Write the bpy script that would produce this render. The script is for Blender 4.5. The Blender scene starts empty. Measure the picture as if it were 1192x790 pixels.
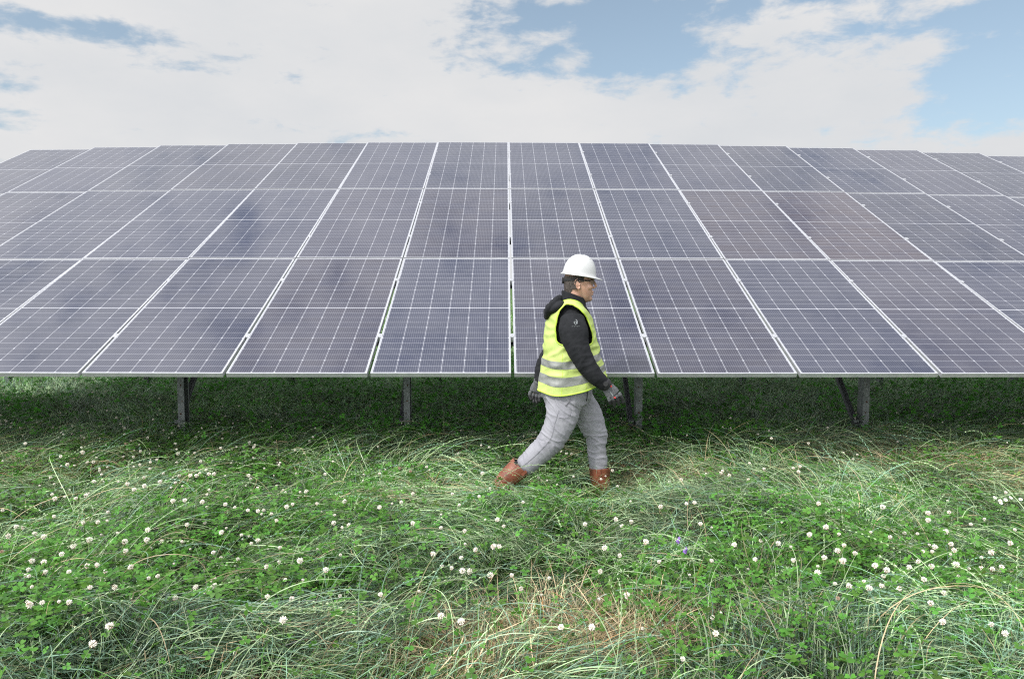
import bpy, bmesh, math, random
import numpy as np
from mathutils import Vector, Matrix, noise, Quaternion
random.seed(7)
rng = np.random.default_rng(11)
R = math.radians
scene = bpy.context.scene
COL = scene.collection

# ------------------------------------------------------------------ camera
F_PX, PITCH, ROLL, YAW, CAM_H = 872.96, R(4.7), 0.00194, 0.01096, 1.68
cam_data = bpy.data.cameras.new('camera')
cam_data.sensor_width = 36.0
cam_data.lens = 36.0 * F_PX / 1192.0
cam_data.clip_start = 0.05
cam_data.clip_end = 5000
cam = bpy.data.objects.new('camera', cam_data)
COL.objects.link(cam)
cam.matrix_world = (Matrix.Translation((0, 0, CAM_H)) @ Matrix.Rotation(-YAW, 4, 'Z')
                    @ Matrix.Rotation(math.pi / 2 - PITCH, 4, 'X') @ Matrix.Rotation(ROLL, 4, 'Z'))
scene.camera = cam
CAM_R = cam.matrix_world.to_3x3()

def ray(px, py):
    return CAM_R @ Vector(((px - 596) / F_PX, (395 - py) / F_PX, -1.0))

def at_depth(px, py, Y):
    d = ray(px, py)
    return Vector((d.x * Y / d.y, Y, CAM_H + d.z * Y / d.y))

def on_ground(px, py, h=0.0):
    d = ray(px, py)
    t = (h - CAM_H) / d.z
    return Vector((d.x * t, d.y * t, h))

# ------------------------------------------------------------------ helpers
def tag(o, label=None, cat=None, group=None, kind=None):
    if label: o['label'] = label
    if cat: o['category'] = cat
    if group: o['group'] = group
    if kind: o['kind'] = kind
    return o

def link(name, me, mat=None, parent=None):
    o = bpy.data.objects.new(name, me)
    COL.objects.link(o)
    if mat is not None:
        for m in (mat if isinstance(mat, (list, tuple)) else [mat]):
            me.materials.append(m)
    if parent is not None:
        o.parent = parent
    return o

def empty(name, loc=(0, 0, 0)):
    o = bpy.data.objects.new(name, None)
    o.empty_display_size = 0.1
    o.location = loc
    COL.objects.link(o)
    return o

def bm_box(bm, x0, x1, y0, y1, z0, z1, mi=0):
    vs = [bm.verts.new((x, y, z)) for z in (z0, z1) for y in (y0, y1) for x in (x0, x1)]
    for q in ((0, 2, 3, 1), (4, 5, 7, 6), (0, 1, 5, 4), (2, 6, 7, 3), (0, 4, 6, 2), (1, 3, 7, 5)):
        f = bm.faces.new([vs[i] for i in q])
        f.material_index = mi
    return vs

def bm_mesh(name, bm, smooth=False):
    bmesh.ops.recalc_face_normals(bm, faces=bm.faces[:])
    me = bpy.data.meshes.new(name)
    bm.to_mesh(me)
    bm.free()
    if smooth:
        me.shade_smooth()
    return me

# ------------------------------------------------------------------ materials
def new_mat(name):
    m = bpy.data.materials.new(name)
    m.use_nodes = True
    nt = m.node_tree
    return m, nt, nt.nodes['Principled BSDF']

def N(nt, kind, **kw):
    n = nt.nodes.new(kind)
    for k, v in kw.items():
        if k == 'inp':
            for a, b in v.items():
                n.inputs[a].default_value = b
        else:
            setattr(n, k, v)
    return n

def MATH(nt, op, a, b=None, c=None):
    n = nt.nodes.new('ShaderNodeMath')
    n.operation = op
    for i, v in enumerate((a, b, c)):
        if v is None: continue
        if isinstance(v, (int, float)): n.inputs[i].default_value = v
        else: nt.links.new(v, n.inputs[i])
    return n.outputs[0]

def MIX(nt, fac, a, b):
    n = nt.nodes.new('ShaderNodeMix')
    n.data_type = 'RGBA'
    for s, v in ((n.inputs[0], fac), (n.inputs[6], a), (n.inputs[7], b)):
        if isinstance(v, (int, float)): s.default_value = v
        elif isinstance(v, (tuple, list)): s.default_value = (*v[:3], 1)
        else: nt.links.new(v, s)
    return n.outputs[2]

def noisy(name, c1, c2, scale=20, rough=0.6, metallic=0.0, bump=0.0, bscale=None, detail=4, spec=0.5, stretch=None, coat=0, crease=0.0, cscale=10):
    m, nt, b = new_mat(name)
    tc = N(nt, 'ShaderNodeTexCoord')
    vec = tc.outputs['Object']
    if stretch:
        mp = N(nt, 'ShaderNodeMapping'); mp.inputs['Scale'].default_value = stretch
        nt.links.new(vec, mp.inputs[0]); vec = mp.outputs[0]
    n = N(nt, 'ShaderNodeTexNoise', inp={'Scale': scale, 'Detail': detail, 'Roughness': 0.6})
    nt.links.new(vec, n.inputs['Vector'])
    rmp = N(nt, 'ShaderNodeMapRange', inp={'From Min': 0.35, 'From Max': 0.65})
    nt.links.new(n.outputs[0], rmp.inputs[0])
    nt.links.new(MIX(nt, rmp.outputs[0], c1, c2), b.inputs['Base Color'])
    b.inputs['Roughness'].default_value = rough
    b.inputs['Metallic'].default_value = metallic
    b.inputs['Specular IOR Level'].default_value = spec
    b.inputs['Coat Weight'].default_value = coat
    if bump:
        n2 = N(nt, 'ShaderNodeTexNoise', inp={'Scale': bscale or scale * 3, 'Detail': 5})
        nt.links.new(vec, n2.inputs['Vector'])
        bp = N(nt, 'ShaderNodeBump', inp={'Strength': bump, 'Distance': 0.01})
        nt.links.new(n2.outputs[0], bp.inputs['Height'])
        nt.links.new(bp.outputs[0], b.inputs['Normal'])
        if crease:
            n3 = N(nt, 'ShaderNodeTexNoise', noise_type='RIDGED_MULTIFRACTAL', inp={'Scale': cscale, 'Detail': 2.5, 'Roughness': 0.5, 'Distortion': 0.6})
            mp3 = N(nt, 'ShaderNodeMapping'); mp3.inputs['Scale'].default_value = (1.0, .8, 1.5); mp3.inputs['Rotation'].default_value = (0, .5, 0)
            nt.links.new(vec, mp3.inputs[0]); nt.links.new(mp3.outputs[0], n3.inputs['Vector'])
            bp3 = N(nt, 'ShaderNodeBump', inp={'Strength': crease, 'Distance': 0.03 if crease > .9 else 0.012})
            nt.links.new(n3.outputs[0], bp3.inputs['Height']); nt.links.new(bp.outputs[0], bp3.inputs['Normal'])
            nt.links.new(bp3.outputs[0], b.inputs['Normal'])
    return m

PANEL_W, PANEL_L = 1.126, 2.279
def make_cell_mat():
    m, nt, b = new_mat('photovoltaic_cells')
    tc = N(nt, 'ShaderNodeTexCoord')
    sep = N(nt, 'ShaderNodeSeparateXYZ')
    nt.links.new(tc.outputs['Object'], sep.inputs[0])
    X, Y = sep.outputs[0], sep.outputs[1]
    mx = 0.0155
    cw = (PANEL_W - 2 * mx) / 6
    bar = 0.008
    ch = (PANEL_L / 2 - mx - bar / 2) / 12
    # column coordinate
    u = MATH(nt, 'DIVIDE', MATH(nt, 'ADD', X, PANEL_W / 2 - mx), cw)
    fu = MATH(nt, 'FRACT', u)
    du = MATH(nt, 'MULTIPLY', MATH(nt, 'MINIMUM', fu, MATH(nt, 'SUBTRACT', 1.0, fu)), cw)      # metres to cell edge
    ay = MATH(nt, 'SUBTRACT', MATH(nt, 'ABSOLUTE', Y), bar / 2)
    v = MATH(nt, 'DIVIDE', ay, ch)
    fv = MATH(nt, 'FRACT', v)
    dv = MATH(nt, 'MULTIPLY', MATH(nt, 'MINIMUM', fv, MATH(nt, 'SUBTRACT', 1.0, fv)), ch)
    # chamfered corners every second half cell
    fv2 = MATH(nt, 'FRACT', MATH(nt, 'MULTIPLY', v, 0.5))
    dv2 = MATH(nt, 'MULTIPLY', MATH(nt, 'MINIMUM', fv2, MATH(nt, 'SUBTRACT', 1.0, fv2)), ch * 2)
    cham = MATH(nt, 'LESS_THAN', MATH(nt, 'ADD', du, dv2), 0.0100)
    gl = MATH(nt, 'LESS_THAN', du, 0.0015)
    hl = MATH(nt, 'LESS_THAN', dv, 0.0011)
    midb = MATH(nt, 'LESS_THAN', ay, 0.0)
    edge = MATH(nt, 'GREATER_THAN', MATH(nt, 'ABSOLUTE', X), PANEL_W / 2 - mx)
    edge2 = MATH(nt, 'GREATER_THAN', MATH(nt, 'ABSOLUTE', Y), PANEL_L / 2 - mx)
    white = gl
    for s in (cham, hl, midb, edge, edge2):
        white = MATH(nt, 'MAXIMUM', white, s)
    # busbars: ten thin silver wires per cell
    bu = MATH(nt, 'FRACT', MATH(nt, 'MULTIPLY', fu, 10.0))
    wires = MATH(nt, 'LESS_THAN', MATH(nt, 'ABSOLUTE', MATH(nt, 'SUBTRACT', bu, 0.5)), 0.055)
    # colour of the silicon, varied from cell to cell and from panel to panel
    oi = N(nt, 'ShaderNodeObjectInfo')
    comb = N(nt, 'ShaderNodeCombineXYZ')
    nt.links.new(MATH(nt, 'FLOOR', u), comb.inputs[0])
    nt.links.new(MATH(nt, 'FLOOR', MATH(nt, 'DIVIDE', Y, ch)), comb.inputs[1])
    nt.links.new(MATH(nt, 'MULTIPLY', oi.outputs['Random'], 37.0), comb.inputs[2])
    wn = N(nt, 'ShaderNodeTexWhiteNoise')
    nt.links.new(comb.outputs[0], wn.inputs['Vector'])
    base = MIX(nt, MATH(nt, 'MULTIPLY', wn.outputs['Value'], 0.35), oi.outputs['Color'], (0.030, 0.034, 0.066))
    c = MIX(nt, MATH(nt, 'MULTIPLY', wires, 0.22), base, (0.45, 0.46, 0.52))
    c = MIX(nt, white, c, (0.37, 0.38, 0.42))
    # dust film
    no = N(nt, 'ShaderNodeTexNoise', inp={'Scale': 2.2, 'Detail': 6, 'Roughness': 0.65})
    geo = N(nt, 'ShaderNodeNewGeometry')
    nt.links.new(geo.outputs['Position'], no.inputs['Vector'])
    dust = N(nt, 'ShaderNodeMapRange', inp={'From Min': 0.38, 'From Max': 0.75, 'To Min': 0.015, 'To Max': 0.09})
    nt.links.new(no.outputs[0], dust.inputs[0])
    c = MIX(nt, dust.outputs[0], c, (0.36, 0.35, 0.36))
    nt.links.new(c, b.inputs['Base Color'])
    rr = N(nt, 'ShaderNodeMapRange', inp={'From Min': 0.35, 'From Max': 0.7, 'To Min': 0.06, 'To Max': 0.13})
    nt.links.new(no.outputs[0], rr.inputs[0])
    nt.links.new(rr.outputs[0], b.inputs['Roughness'])
    b.inputs['IOR'].default_value = 1.5
    return m

M = {}
M['cells'] = make_cell_mat()
M['alu'] = noisy('anodised_aluminium', (0.42, 0.43, 0.46), (0.49, 0.50, 0.53), 9, 0.42, 0.5)
M['backsheet'] = noisy('white_backsheet', (0.6, 0.6, 0.6), (0.66, 0.66, 0.66), 4, 0.5)
M['steel'] = noisy('galvanised_steel', (0.13, 0.15, 0.15), (0.24, 0.26, 0.265), 26, 0.5, 0.55, 0.12, 60)
M['dark_steel'] = noisy('weathered_dark_steel', (0.07, 0.07, 0.085), (0.14, 0.14, 0.16), 30, 0.45, 0.5, 0.1, 60)
M['rust'] = noisy('rust_stain', (0.10, 0.045, 0.02), (0.05, 0.03, 0.02), 60, 0.9)

# ------------------------------------------------------------------ sky
world = bpy.data.worlds.new('World')
scene.world = world
world.use_nodes = True
wt = world.node_tree
for n in list(wt.nodes): wt.nodes.remove(n)
SUN_EL, SUN_AZ = R(46), R(226)      # azimuth measured clockwise from +Y: behind the camera, a little to its left
wout = N(wt, 'ShaderNodeOutputWorld')
bg_sky = N(wt, 'ShaderNodeBackground')
sky = N(wt, 'ShaderNodeTexSky', sky_type='NISHITA', sun_disc=False)
sky.sun_elevation = SUN_EL
sky.sun_rotation = SUN_AZ
sky.air_density = 1.0; sky.dust_density = 2.2; sky.ozone_density = 1.6
hs = N(wt, 'ShaderNodeHueSaturation', inp={'Hue': 0.486, 'Saturation': 0.82, 'Value': 1.30})
wt.links.new(sky.outputs[0], hs.inputs['Color'])
wt.links.new(hs.outputs[0], bg_sky.inputs[0])
bg_sky.inputs[1].default_value = 0.12
tcw = N(wt, 'ShaderNodeTexCoord')
sepw = N(wt, 'ShaderNodeSeparateXYZ')
wt.links.new(tcw.outputs['Generated'], sepw.inputs[0])
az = MATH(wt, 'ARCTAN2', sepw.outputs[0], sepw.outputs[1])
el = MATH(wt, 'ARCSINE', sepw.outputs[2])
mp = N(wt, 'ShaderNodeMapping'); mp.inputs['Scale'].default_value = (1.0, 1.0, 2.4)
wt.links.new(tcw.outputs['Generated'], mp.inputs[0])
n1 = N(wt, 'ShaderNodeTexNoise', inp={'Scale': 7.5, 'Detail': 9, 'Roughness': 0.58, 'Distortion': 0.15})
n2 = N(wt, 'ShaderNodeTexNoise', inp={'Scale': 19, 'Detail': 8, 'Roughness': 0.6, 'Distortion': 0.25})
n3 = N(wt, 'ShaderNodeTexNoise', inp={'Scale': 3.0, 'Detail': 6, 'Roughness': 0.55})
for n in (n1, n2, n3): wt.links.new(mp.outputs[0], n.inputs['Vector'])
def px_dir(px, py):
    d = ray(px, py).normalized()
    return math.atan2(d.x, d.y), math.asin(d.z)
# gaps in the cloud deck, given as directions and angular sizes
holes = [(675, 72, 110, 30, 1.0), (790, 50, 60, 34, .75), (600, 22, 60, 18, .6), (1175, 98, 52, 40, 1.0), (860, 8, 150, 13, .75), (1155, 18, 60, 20, .75), (720, 18, 60, 18, .5),
         (30, 20, 70, 11, .62), (120, 33, 45, 9, .5), (15, 92, 50, 14, .42), (8, 138, 40, 14, .4), (930, 62, 40, 14, .3), (1010, 30, 60, 12, .35),
         (500, -40, 150, 24, .6), (820, -90, 300, 44, 1.0), (1400, 60, 130, 60, .9), (-260, 40, 140, 50, .8)]
tot = None
for (px, py, sx, sy, w) in holes:
    a0, e0 = px_dir(px, py)
    dx = MATH(wt, 'DIVIDE', MATH(wt, 'SUBTRACT', az, a0), sx / F_PX)
    dy = MATH(wt, 'DIVIDE', MATH(wt, 'SUBTRACT', el, e0), sy / F_PX)
    g = MATH(wt, 'MULTIPLY', MATH(wt, 'EXPONENT', MATH(wt, 'MULTIPLY', MATH(wt, 'ADD', MATH(wt, 'MULTIPLY', dx, dx), MATH(wt, 'MULTIPLY', dy, dy)), -0.8)), w)
    tot = g if tot is None else MATH(wt, 'ADD', tot, g)
tot = MATH(wt, 'MINIMUM', tot, 1.15)
nz = MATH(wt, 'ADD', MATH(wt, 'MULTIPLY', MATH(wt, 'SUBTRACT', n1.outputs[0], 0.5), 3.2), MATH(wt, 'MULTIPLY', MATH(wt, 'SUBTRACT', n2.outputs[0], 0.5), 2.4))
# away from the photographed part of the sky the deck breaks up by itself
hole = MATH(wt, 'ADD', MATH(wt, 'MULTIPLY', tot, 1.25), MATH(wt, 'MULTIPLY', nz, 0.95))
# high overhead and behind the camera the deck is broken
upz = N(wt, 'ShaderNodeMapRange', interpolation_type='SMOOTHSTEP', inp={'From Min': 0.42, 'From Max': 0.62, 'To Min': 0.0, 'To Max': 0.38})
wt.links.new(sepw.outputs[2], upz.inputs[0])
hole = MATH(wt, 'ADD', hole, upz.outputs[0])
cov = N(wt, 'ShaderNodeMapRange', interpolation_type='SMOOTHSTEP', inp={'From Min': 0.31, 'From Max': 1.08, 'To Min': 1.0, 'To Max': 0.06})
wt.links.new(hole, cov.inputs[0])
shade = N(wt, 'ShaderNodeMapRange', inp={'From Min': 0.36, 'From Max': 0.62, 'To Min': 0.0, 'To Max': 1.0})
wt.links.new(n3.outputs[0], shade.inputs[0])
ccol = MIX(wt, shade.outputs[0], (0.70, 0.72, 0.745), (0.785, 0.785, 0.79))
bg_cl = N(wt, 'ShaderNodeBackground', inp={'Strength': 1.0})
sdv = (math.sin(SUN_AZ) * math.cos(SUN_EL), math.cos(SUN_AZ) * math.cos(SUN_EL), math.sin(SUN_EL))
vm_ = N(wt, 'ShaderNodeVectorMath', operation='DOT_PRODUCT'); vm_.inputs[1].default_value = sdv
wt.links.new(tcw.outputs['Generated'], vm_.inputs[0])
near_sun = MATH(wt, 'POWER', MATH(wt, 'MAXIMUM', vm_.outputs['Value'], 0.0), 2.0)
zen = N(wt, 'ShaderNodeMapRange', interpolation_type='SMOOTHSTEP', inp={'From Min': 0.36, 'From Max': 0.95, 'To Min': 0.0, 'To Max': 0.35})
wt.links.new(sepw.outputs[2], zen.inputs[0])
sidew = N(wt, 'ShaderNodeMapRange', interpolation_type='SMOOTHSTEP', inp={'From Min': 0.68, 'From Max': 0.1, 'To Min': 1.0, 'To Max': 1.6})
wt.links.new(sepw.outputs[1], sidew.inputs[0])
wt.links.new(MATH(wt, 'ADD', MATH(wt, 'ADD', sidew.outputs[0], zen.outputs[0]), MATH(wt, 'MULTIPLY', near_sun, 2.5)), bg_cl.inputs[1])  # cloud outside the view brightened on purpose, lifting the shade under the panels
wt.links.new(ccol, bg_cl.inputs[0])
mixw = N(wt, 'ShaderNodeMixShader')
wt.links.new(cov.outputs[0], mixw.inputs[0])
wt.links.new(bg_sky.outputs[0], mixw.inputs[1])
wt.links.new(bg_cl.outputs[0], mixw.inputs[2])
wt.links.new(mixw.outputs[0], wout.inputs[0])

sun_data = bpy.data.lights.new('sun', 'SUN')
sun_data.energy = 3.2
sun_data.angle = R(5)
sun_data.color = (1.0, 0.96, 0.90)
sun = bpy.data.objects.new('sun', sun_data)
COL.objects.link(sun)
sd = Vector((math.sin(SUN_AZ) * math.cos(SUN_EL), math.cos(SUN_AZ) * math.cos(SUN_EL), math.sin(SUN_EL)))
sun.rotation_euler = sd.to_track_quat('Z', 'Y').to_euler()

scene.view_settings.view_transform = 'Standard'
scene.view_settings.look = 'None'
scene.view_settings.exposure = 0.0
scene.view_settings.gamma = 1.0
scene.view_settings.use_curve_mapping = False
scene.cycles.use_denoising = False
scene.cycles.pixel_filter_type = 'BLACKMAN_HARRIS'
scene.cycles.filter_width = 1.15
scene.cycles.max_bounces = 8
scene.cycles.diffuse_bounces = 6
scene.cycles.transparent_max_bounces = 4

# ------------------------------------------------------------------ the table of solar panels
T_D, T_HB, T_TILT, T_R1, T_KV, T_X0, T_T2, T_K4 = 5.96859, -0.76192, 0.43785, 0.00378, 0.00022, 0.07195, -0.00027, 6e-05
MW, ML = 1.154, 2.299
def row_frame(s):
    n = 60
    X = Y = 0.0
    for j in range(n):
        ss = (j + .5) / n * s
        a = T_R1 * ss + T_K4 * ss ** 3
        X += math.cos(a) * s / n; Y += math.sin(a) * s / n
    th = T_R1 * s + T_K4 * s ** 3
    tt = T_TILT + T_T2 * s * s
    ex = Vector((math.cos(th), math.sin(th), 0))
    back = Vector((-math.sin(th), math.cos(th), 0))
    ey = back * math.cos(tt) + Vector((0, 0, math.sin(tt)))
    ez = ex.cross(ey)
    return Vector((T_X0 + X, T_D + Y, CAM_H + T_HB - T_KV * s * s)), ex, ey, ez, back

FR_D, FR_W = 0.036, 0.0105
def frame_mesh():
    bm = bmesh.new()
    hw, hl = PANEL_W / 2, PANEL_L / 2
    for x0, x1, y0, y1 in ((-hw, hw, -hl, -hl + FR_W), (-hw, hw, hl - FR_W, hl), (-hw, -hw + FR_W, -hl + FR_W, hl - FR_W), (hw - FR_W, hw, -hl + FR_W, hl - FR_W)):
        bm_box(bm, x0, x1, y0, y1, -FR_D, 0)
    # inner bottom flange of the frame
    for x0, x1, y0, y1 in ((-hw + FR_W, hw - FR_W, -hl + FR_W, -hl + 0.035), (-hw + FR_W, hw - FR_W, hl - 0.035, hl - FR_W)):
        bm_box(bm, x0, x1, y0, y1, -FR_D + .0005, -FR_D + .0025)
    return bm_mesh('frame', bm)
def glass_mesh():
    bm = bmesh.new()
    hw, hl = PANEL_W / 2 - FR_W, PANEL_L / 2 - FR_W
    bm_box(bm, -hw, hw, -hl, hl, -0.0065, -0.0015)
    bmesh.ops.recalc_face_normals(bm, faces=bm.faces[:])
    for f in bm.faces:
        if f.normal.z < -0.5: f.material_index = 1
    return bm_mesh('cell_sheet', bm)
def clamp_mesh():
    bm = bmesh.new()
    g = MW - PANEL_W
    bm_box(bm, -g / 2 - .006, g / 2 + .006, -.022, .022, .001, .0035)
    bm_box(bm, -g / 2 + .003, g / 2 - .003, -.03, .03, -.05, .001)
    bmesh.ops.create_cone(bm, cap_ends=True, segments=6, radius1=.006, radius2=.006, depth=.003, matrix=Matrix.Translation((0, 0, .0052)))
    return bm_mesh('clamp', bm)
def jbox_mesh():
    bm = bmesh.new()
    bm_box(bm, -.06, .06, -.05, .05, -.028, -.0067)
    return bm_mesh('junction_box', bm)
me_frame, me_glass, me_clamp, me_jbox = frame_mesh(), glass_mesh(), clamp_mesh(), jbox_mesh()
me_frame.materials.append(M['alu']); me_glass.materials.append(M['cells']); me_glass.materials.append(M['backsheet'])
me_clamp.materials.append(M['alu'])
M['black_plastic'] = noisy('black_plastic', (0.015, 0.015, 0.017), (0.03, 0.03, 0.033), 40, 0.45)
me_jbox.materials.append(M['black_plastic'])

ORD = ['first', 'second', 'third', 'fourth', 'fifth', 'sixth', 'seventh', 'eighth', 'ninth', 'tenth', 'eleventh', 'twelfth', 'thirteenth', 'fourteenth', 'fifteenth', 'sixteenth', 'seventeenth']
ROWN = ['bottom', 'middle', 'top']
K0, K1 = -7, 9
FIRST_SEEN = [-4, -6, -7]
LAST_SEEN = [3, 5, 8]
LOOK = ['dark blue', 'blue-grey', 'pale grey']
for i in range(3):
    for k in range(K0, K1 + 1):
        s = (k + .5) * MW
        o0, ex, ey, ez, back = row_frame(s)
        c = o0 + ey * (ML * (i + .5) - .011)
        root = empty('solar_panel')
        m4 = Matrix((( ex.x, ey.x, ez.x, c.x), (ex.y, ey.y, ez.y, c.y), (ex.z, ey.z, ez.z, c.z), (0, 0, 0, 1)))
        jit = Matrix.Rotation(random.uniform(-.0012, .0012), 4, 'X') @ Matrix.Rotation(random.uniform(-.0015, .0015), 4, 'Y')
        root.matrix_world = m4 @ jit
        link('frame', me_frame, None, root)
        g = link('cell_sheet', me_glass, None, root)
        brown = {(1, 2): .55, (1, 3): .75, (0, 0): .25, (1, -1): .35, (0, -2): .35, (1, -2): .2, (2, -7): .2, (0, 3): .3, (0, 1): .3}.get((i, k), random.uniform(0, .18))
        col = np.array((0.021, 0.026, 0.050)) * (1 - brown) + np.array((0.040, 0.027, 0.036)) * brown
        col = col * random.uniform(.88, 1.14)
        g.color = (*col, 1)
        link('junction_box', me_jbox, None, root)
        if k < K1:
            for yy in (-.23, .27):
                cl = link('clamp', me_clamp, None, root)
                cl.location = (MW / 2, yy * PANEL_L, 0)
        fs, ls = FIRST_SEEN[i], LAST_SEEN[i]
        look = 'brown-tinted' if brown > .35 else LOOK[i]
        if k < fs:
            lab = 'solar panel of the %s row out past the left edge, %s beyond the frame' % (ROWN[i], ORD[fs - k - 1])
        elif k > ls:
            lab = 'solar panel of the %s row out past the right edge, %s beyond the frame' % (ROWN[i], ORD[k - ls - 1])
        elif (i, k) == (0, 0):
            lab = 'dark blue solar panel in the bottom row right behind the walking man'
        elif k - fs <= ls - k:
            lab = '%s solar panel, %s from the left of those seen in the %s row' % (look, ORD[k - fs], ROWN[i])
        else:
            lab = '%s solar panel, %s from the right of those seen in the %s row' % (look, ORD[ls - k], ROWN[i])
        tag(root, lab, 'solar panel', 'solar panels in the tilted ground-mounted array')

# ---- rails under the panels
def bar_between(bm, p0, p1, w, h, up=Vector((0, 0, 1)), t=None, open_side=None):
    """a rectangular (or C shaped) bar from p0 to p1"""
    d = (p1 - p0).normalized()
    sd_ = d.cross(up).normalized()
    u = sd_.cross(d).normalized()
    def box(a0, a1, b0, b1):
        vs = []
        for P in (p0, p1):
            for a, b in ((a0, b0), (a1, b0), (a1, b1), (a0, b1)):
                vs.append(bm.verts.new(P + sd_ * a + u * b))
        for q in ((0, 1, 2, 3), (7, 6, 5, 4), (0, 4, 5, 1), (1, 5, 6, 2), (2, 6, 7, 3), (3, 7, 4, 0)):
            bm.faces.new([vs[j] for j in q])
    if t is None:
        box(-w / 2, w / 2, -h / 2, h / 2)
    elif open_side == '+':
        box(-w / 2, -w / 2 + t, -h / 2, h / 2)
        box(-w / 2 + t, w / 2, -h / 2, -h / 2 + t)
        box(-w / 2 + t, w / 2, h / 2 - t, h / 2)
        box(w / 2 - t, w / 2, -h / 2 + t, -h / 2 + .018)
        box(w / 2 - t, w / 2, h / 2 - .018, h / 2 - t)
rail_pos = [(i + f) * ML for i in range(3) for f in (.27, .77)]
rail_names = ['lowest', 'second lowest', 'third lowest', 'third highest', 'second highest', 'highest']
for rn, a in zip(rail_names, rail_pos):
    bm = bmesh.new()
    for k in range(K0, K1 + 1):
        P = []
        for s in (k * MW, (k + 1) * MW):
            o0, ex, ey, ez, back = row_frame(s)
            P.append(o0 + ey * a - ez * (FR_D + .033))
        bar_between(bm, P[0], P[1], .045, .062, up=ez, t=.003, open_side='+')
    o = link('support_rail', bm_mesh('support_rail', bm), M['dark_steel'])
    tag(o, 'galvanised steel rail running under the panels, %s of the six rails' % rn, 'rail', 'rails under the solar panels')

# ---- posts, braces and rafters
def c_post(h, depth):
    bm = bmesh.new()
    w, d, t, lip = .064, depth, .004, .016
    z0 = -.35
    bm_box(bm, -w/2, -w/2 + t, -d/2, d/2, z0, h)                       # web on the left
    bm_box(bm, -w/2 + t, w/2, -d/2, -d/2 + t, z0, h)                   # front flange
    bm_box(bm, -w/2 + t, w/2, d/2 - t, d/2, z0, h)                     # rear flange
    bm_box(bm, w/2 - t, w/2, -d/2 + t, -d/2 + lip, z0, h)
    bm_box(bm, w/2 - t, w/2, d/2 - lip, d/2 - t, z0, h)
    return bm
POST_Y = 1.63
def make_frame(kc):
    o0, ex, ey, ez, back = row_frame(kc * MW)
    root = empty('mounting_stand')
    base = o0 + back * POST_Y
    base.z = 0
    m4 = Matrix(((ex.x, back.x, 0, base.x), (ex.y, back.y, 0, base.y), (0, 0, 1, 0), (0, 0, 0, 1)))
    root.matrix_world = m4
    tt = T_TILT + T_T2 * (kc * MW) ** 2
    zb = o0.z
    def slope_z(yb, off): return zb + (yb + POST_Y) * math.tan(tt) - off / math.cos(tt)
    off = FR_D + .066
    hf = slope_z(0, off + .10)
    p = link('post', bm_mesh('post', c_post(hf, .12)), M['steel'], root)
    # rust-rimmed bolt holes on the web and the front flange
    bm = bmesh.new()
    rr = random.Random(int(kc * 10) + 99)
    for z in np.arange(.30, hf - .05, .14):
        rad = rr.uniform(.006, .011)
        x = rr.uniform(-.012, .012)
        bmesh.ops.create_circle(bm, cap_ends=True, segments=10, radius=rad, matrix=Matrix.Translation((x, -.0605, z + rr.uniform(-.02, .02))) @ Matrix.Rotation(math.pi / 2, 4, 'X'))
        bmesh.ops.create_circle(bm, cap_ends=True, segments=8, radius=.006, matrix=Matrix.Translation((-.0415, 0, z)) @ Matrix.Rotation(-math.pi / 2, 4, 'Y'))
    link('bolt_hole', bm_mesh('bolt_hole', bm), M['rust'], p)
    # rear post
    yb = 3.7
    hr = slope_z(yb, off + .10)
    pr = link('post', bm_mesh('post', c_post(hr, .12)), M['steel'], root)
    pr.location = (0, yb, 0)
    # brace, on the left of the post, climbing towards the back
    bm = bmesh.new()
    # meets the rafter where the slope allows
    y1 = (slope_z(0, off + .1) - .17) / (1 - math.tan(tt)) 
    z1 = .17 + y1
    bar_between(bm, Vector((-.068, -.02, .15)), Vector((-.068, y1, z1)), .05, .045, up=Vector((0, -1, 1)), t=.004, open_side='+')
    link('brace', bm_mesh('brace', bm), M['dark_steel'], root)
    bm = bmesh.new()
    bm_box(bm, -.094, -.042, -.012, .012, .20, .224)
    link('bolt', bm_mesh('bolt', bm), M['steel'], root)
    # rafter
    bm = bmesh.new()
    a0, a1 = -1.05, 3 * ML * math.cos(tt) - POST_Y - .35
    bar_between(bm, Vector((0, a0, slope_z(a0, off + .05))), Vector((0, a1, slope_z(a1, off + .05))), .06, .1, up=Vector((0, 0, 1)), t=.004, open_side='+')
    link('rafter', bm_mesh('rafter', bm), M['steel'], root)
    return root
frame_labels = {-6.9: 'steel support frame out past the left edge, under the far left end', -4.9: 'steel support frame just past the left edge of the photo',
    -2.92: 'leftmost steel post of the four seen, its brace behind it, in shaded grass',
    -.92: 'rust-spotted steel post with its brace hidden behind, between the leftmost post and the man',
    1.14: 'steel post with dark slanting brace just right of the walking man',
    3.18: 'steel post with dark slanting brace farthest right, pale side plate showing',
    5.1: 'steel support frame just past the right edge of the photo', 7.1: 'steel support frame second past the right edge of the photo', 9.1: 'steel support frame third past the right edge of the photo'}
for kc, lb in frame_labels.items():
    tag(make_frame(kc), lb, 'support frame', 'steel support frames under the array')

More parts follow.
